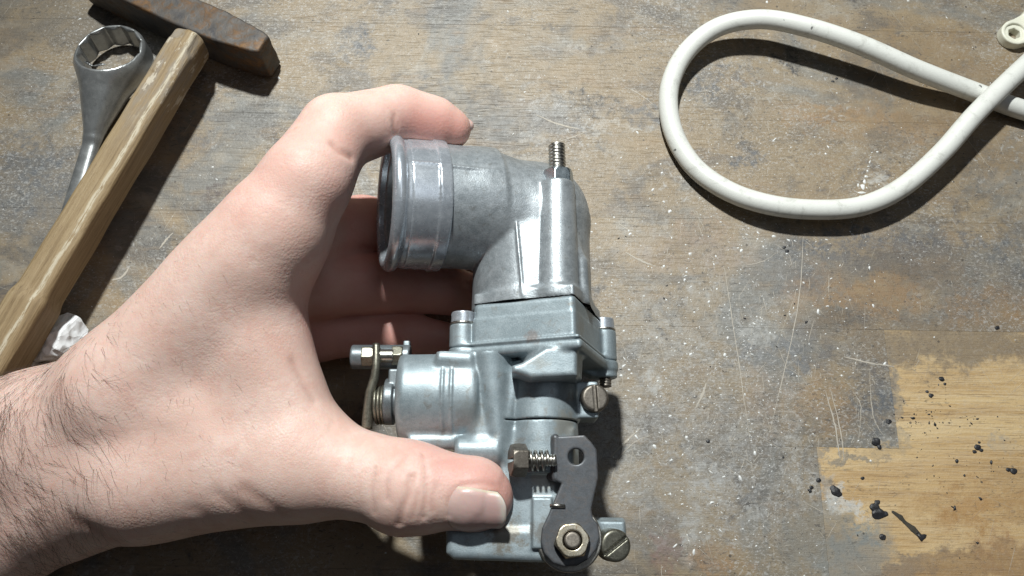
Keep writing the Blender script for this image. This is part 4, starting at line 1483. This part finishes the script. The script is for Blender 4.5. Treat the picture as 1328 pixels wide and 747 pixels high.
CREASES = [  # polylines in photograph pixels: (points, width mm, depth mm)
    ([(527, 590), (515, 602), (505, 612), (501, 632), (502, 650)], 0.75, 0.55), ([(534, 618), (530, 632), (528, 645), (521, 664), (517, 683)], 0.85, 0.9),
    ([(548, 588), (552, 608), (553, 631), (551, 652), (549, 674)], 0.7, 0.55), ([(566, 630), (561, 645), (560, 665)], 0.7, 0.3), ([(486, 615), (482, 640), (486, 668)], 0.8, 0.3),
    ([(541, 640), (538, 655), (533, 676)], 0.6, 0.3), ([(582, 668), (583, 650), (588, 637), (600, 629), (625, 626), (646, 630)], 0.7, 0.5),
    ([(380, 470), (392, 498), (409, 522)], 1.4, 0.45), ([(432, 545), (427, 553), (426, 562)], 1.0, 0.12),
    ([(512, 150), (511, 165), (513, 184)], 0.8, 0.55), ([(432, 188), (440, 196), (458, 206)], 1.2, 0.7), ([(516, 160), (515, 175), (518, 186)], 0.6, 0.3),
    ([(318, 636), (345, 652), (372, 672)], 2.0, 0.30), ([(280, 640), (305, 656), (330, 680)], 2.0, 0.28), ([(240, 650), (265, 668), (282, 688)], 2.0, 0.22),
    ([(105, 680), (130, 692), (150, 706)], 3.5, 0.5),
]


def march(f, px, py, d0=190.0):
    """front surface under a pixel"""
    ray = cam_pt(px, py, 1.0)
    d = d0
    for _ in range(60):
        v = float(f.sample((ray * d)[None])[0])
        if v < 0.03:
            return ray * d
        d += max(v * 0.8, 0.05)
        if d > 300:
            return None
    return ray * d


HF = Field((-236, -150, -296), (8, 72, -205), 0.7)
for pr, k in hand_prims():
    HF.add(pr, k)
HF.F[:2] = np.maximum(HF.F[:2], 0.4)          # the sleeve-side end of the forearm is closed
HF.F[:, :2] = np.maximum(HF.F[:, :2], 0.4)
CR = []
for pts, w, dep in CREASES:
    q = []
    for p0, p1 in zip(pts[:-1], pts[1:]):
        for s in np.linspace(0, 1, 7, endpoint=False):
            m_ = march(HF, p0[0] + (p1[0] - p0[0]) * s, p0[1] + (p1[1] - p0[1]) * s)
            if m_ is not None and m_[2] > -262:
                q.append(m_)
    if len(q) > 2:
        CR.append((np.array(q), w, dep))
HF2 = HF.F.copy()
for q, w, dep in CR:
    lo, hi = q.min(0) - 4 * w, q.max(0) + 4 * w
    sl, x, y, z = HF._sl((lo, hi), 0)
    D = None
    for a, b in zip(q[:-1], q[1:]):
        v = capsule(a, b, 0.0)[0](x, y, z)
        D = v if D is None else np.minimum(D, v)
    HF.F[sl] += (dep * np.exp(-(D / w) ** 2)).astype(np.float32)
# shallow bed for the thumb nail
nail_axis = nrm(H(611, 640, 224.5) - H(530, 630, 227))
HV, HQ = HF.mesh(1)


def near_line(V, a, b, r):
    d = b - a
    t = np.clip((V - a) @ d / (d @ d), 0, 1)
    return np.exp(-(np.linalg.norm(V - a - t[:, None] * d, axis=1) / r) ** 2)


red = np.zeros(len(HV))
for a, b, r, s in ((H(590, 600, 218), H(650, 640, 220), 9, 0.66), (H(560, 585, 224), H(600, 592, 222), 8, 0.5), (H(545, 165, 245), H(600, 172, 250), 9, 0.85), (H(455, 185, 226), H(500, 175, 238), 9, 0.35),
                   (H(405, 300, 235), H(392, 430, 240), 9, 0.5), (H(335, 250, 222), H(395, 160, 222), 12, 0.28), (H(535, 600, 218), H(520, 680, 222), 8, 0.25), (H(430, 250, 225), H(440, 215, 225), 8, 0.3)):
    red = np.maximum(red, s * near_line(HV, a, b, r))
deep = np.clip((-HV[:, 2] - 252) / 12, 0, 1)          # palm side of the fingers is pinker skin
deep *= (HV[:, 0] > -70)
red = np.maximum(red, 0.75 * deep)
cre = np.zeros(len(HV))
for q, w, dep in CR:
    m = np.where(((HV > q.min(0) - 3) & (HV < q.max(0) + 3)).all(1))[0]
    if len(m):
        d = np.linalg.norm(HV[m][:, None] - q[None], axis=2).min(1)
        cre[m] = np.maximum(cre[m], min(1.0, dep * 1.2) * np.exp(-(d / (w * 0.7)) ** 2))
person = mesh_np("person", to_world(HV) * MM, HQ, skin, None, attrs={"red": red, "crease": cre})
tag(person, "bare left hand with a hairy wrist gripping the carburettor", "person")


# thumb nail: a curved plate lying on the thumb
def surface_out(o, d, f):
    """march outwards from inside along d to the skin"""
    s = 0.0
    for _ in range(80):
        v = float(f.sample((o + d * s)[None])[0])
        if v > -0.02:
            break
        s += max(-v * 0.8, 0.04)
    return s


t0 = H(611, 640, 226.5)
ax = nail_axis
fwd = np.array([0, 0, 1.0])
fwd = nrm(fwd - ax * (fwd @ ax))
side = np.cross(ax, fwd)
if side[1] > 0:
    side = -side                                      # towards the bottom of the picture
nu, nv = 26, 30
NV, NF, tip, lun = [], [], [], []
base = H(588, 640, 225)
tips = H(668, 640, 225)
L = float((tips - base) @ ax)
for i in range(nu):
    u = i / (nu - 1)
    for j in range(nv):
        w = j / (nv - 1) * 2 - 1
        ang = math.radians(16 + 42 * w)
        # rounded outline: cuticle end curved, free edge softly curved
        uu = u
        lo_u = 0.04 + 0.13 * abs(w) ** 2.6
        hi_u = 0.955 - 0.17 * abs(w) ** 3.2
        t = lo_u + (hi_u - lo_u) * uu
        o = base + ax * (L * t)
        d = fwd * math.cos(ang) + side * math.sin(ang)
        flat = base + ax * (L * min(t, 0.62))
        s = surface_out(flat, d, HF)
        s_edge = s - 0.28 * max(0, (t - 0.62)) * L * 0.5
        edge = min(1.0, 6 * (1 - abs(w)), 7 * u + 0.02)
        s_n = s_edge + 0.10 + 0.42 * max(edge, 0)
        NV.append(o + d * s_n)
        tip.append(u)
        lun.append(w)
n0 = len(NV)
NV = np.array(NV)
ctr = base + ax * L * 0.5
inner = NV - 0.55 * nrm(fwd * math.cos(.3) + side * math.sin(.3))
for i in range(nu - 1):
    for j in range(nv - 1):
        a = i * nv + j
        NF.append((a, a + 1, a + nv + 1, a + nv))
        NF.append((n0 + a, n0 + a + nv, n0 + a + nv + 1, n0 + a + 1))
ringi = [j for j in range(nv)] + [i * nv + nv - 1 for i in range(1, nu)] + [(nu - 1) * nv + j for j in range(nv - 2, -1, -1)] + [i * nv for i in range(nu - 2, 0, -1)]
for a, b in zip(ringi, ringi[1:] + ringi[:1]):
    NF.append((a, n0 + a, n0 + b, b))
nn = NB("nail")
_t, _w = nn.attr('tip'), nn.attr('rim')
_p = nn.pos()
_c = nn.mix(nn.step(_t, 0.55, 0.05), (0.60, 0.40, 0.37), (0.60, 0.42, 0.38))
_e = nn.math('ADD', _t, nn.math('MULTIPLY', nn.noise(_p, 0.5, 3), 0.05))
_c = nn.mix(nn.step(_e, 0.86, 0.99), _c, (0.64, 0.56, 0.50))
_c = nn.mix(nn.math('MULTIPLY', nn.step(_w, 0.86, 0.98), 0.8), _c, (0.62, 0.54, 0.42))
nail_m = nn.done(Base_Color=_c, Roughness=0.34, Subsurface_Weight=0.2, Normal=nn.bump(nn.noise(nn.mapped(_p, (0.3, 0.3, 0.3)), 2.0, 3), 0.1, 0.0004))
nn.b.inputs['Subsurface Scale'].default_value = 0.0015
mesh_np("fingernail", to_world(np.vstack([NV, inner])) * MM, NF, nail_m, person,
        attrs={"tip": np.array(tip * 2), "rim": np.abs(np.array(lun * 2))})
# little edge of the index nail seen from the side, and the dark little finger nail
for nm, A, B, r in (("fingernail", (594, 156, 258), (607, 163, 259), 2.4), ):
    a, b = H(*A), H(*B)
    V_, F_ = [], []
    prims = [capsule(a, b, r, r * 0.8)]

    def bb(f):
        f.add(prims[0], 0)
    field_object(nm, prims[0][1] - 1, prims[0][2] + 1, 0.25, bb, nail_m, person, matrix=mat4(R3, CAM))

# arm hair
g = HF.grad(HV)
g /= np.linalg.norm(g, axis=1)[:, None] + 1e-9
d_ = -HV[:, 2]
hpx, hpy = 664 + HV[:, 0] / d_ * FPX, 373.5 - HV[:, 1] / d_ * FPX
wgt = np.exp(-np.clip(hpx + 20, 0, None) / 62.0) * (g[:, 2] > -0.05)
wgt *= 0.35 + 1.9 * np.exp(-((hpy - 690) / 40.0) ** 2) * np.exp(-((hpx - 60) / 60.0) ** 2) + 0.8 * np.exp(-((hpy - 540) / 60.0) ** 2)
wgt += 0.06 * (hpx < 330) * (hpx > 0) * (hpy > 380) * (g[:, 2] > 0.1)
wgt *= (hpx > -160) * (hpx < 400)
hr = np.random.default_rng(21)
sel = hr.choice(len(HV), 2900, p=wgt / wgt.sum())
V, F = [], []
for i in sel:
    p, nn_ = HV[i], g[i]
    long = hpx[i] < 150
    ang = hr.normal(-1.0, 0.35) + 0.5 * math.sin(hpx[i] * 0.03 + hpy[i] * 0.02)
    dirn = np.array([math.cos(ang), math.sin(ang), 0])
    dirn = nrm(dirn - nn_ * (dirn @ nn_))
    Lh = hr.uniform(4.5, 11) if long else hr.uniform(1.5, 4)
    curl = hr.normal(0, 0.35)
    sidev = np.cross(nn_, dirn)
    r0 = hr.uniform(0.020, 0.046) if long else hr.uniform(0.016, 0.026)
    b = len(V)
    m = 5
    for k in range(m):
        t = k / (m - 1)
        lift = 0.9 * t - 0.75 * t * t + 0.04
        q = p + dirn * Lh * t * 0.95 + nn_ * Lh * 0.30 * lift + sidev * curl * Lh * t * t * 0.5
        v_ = float(HF.sample(q[None])[0])
        if v_ < 0.06:
            q = q + nn_ * (0.08 - v_)
        rr = r0 * (1 - 0.8 * t)
        for s in range(3):
            an = 2.094 * s
            V.append(q + rr * (math.cos(an) * sidev + math.sin(an) * nn_))
    for k in range(m - 1):
        for s in range(3):
            s2 = (s + 1) % 3
            F.append((b + 3 * k + s, b + 3 * k + s2, b + 3 * k + 3 + s2, b + 3 * k + 3 + s))
hair_m = NB("arm_hair").done(Base_Color=(0.07, 0.045, 0.03), Roughness=0.5)
o = mesh_np("arm_hair", to_world(np.array(V)) * MM, np.array(F), hair_m, person)
tag(o, kind='stuff')
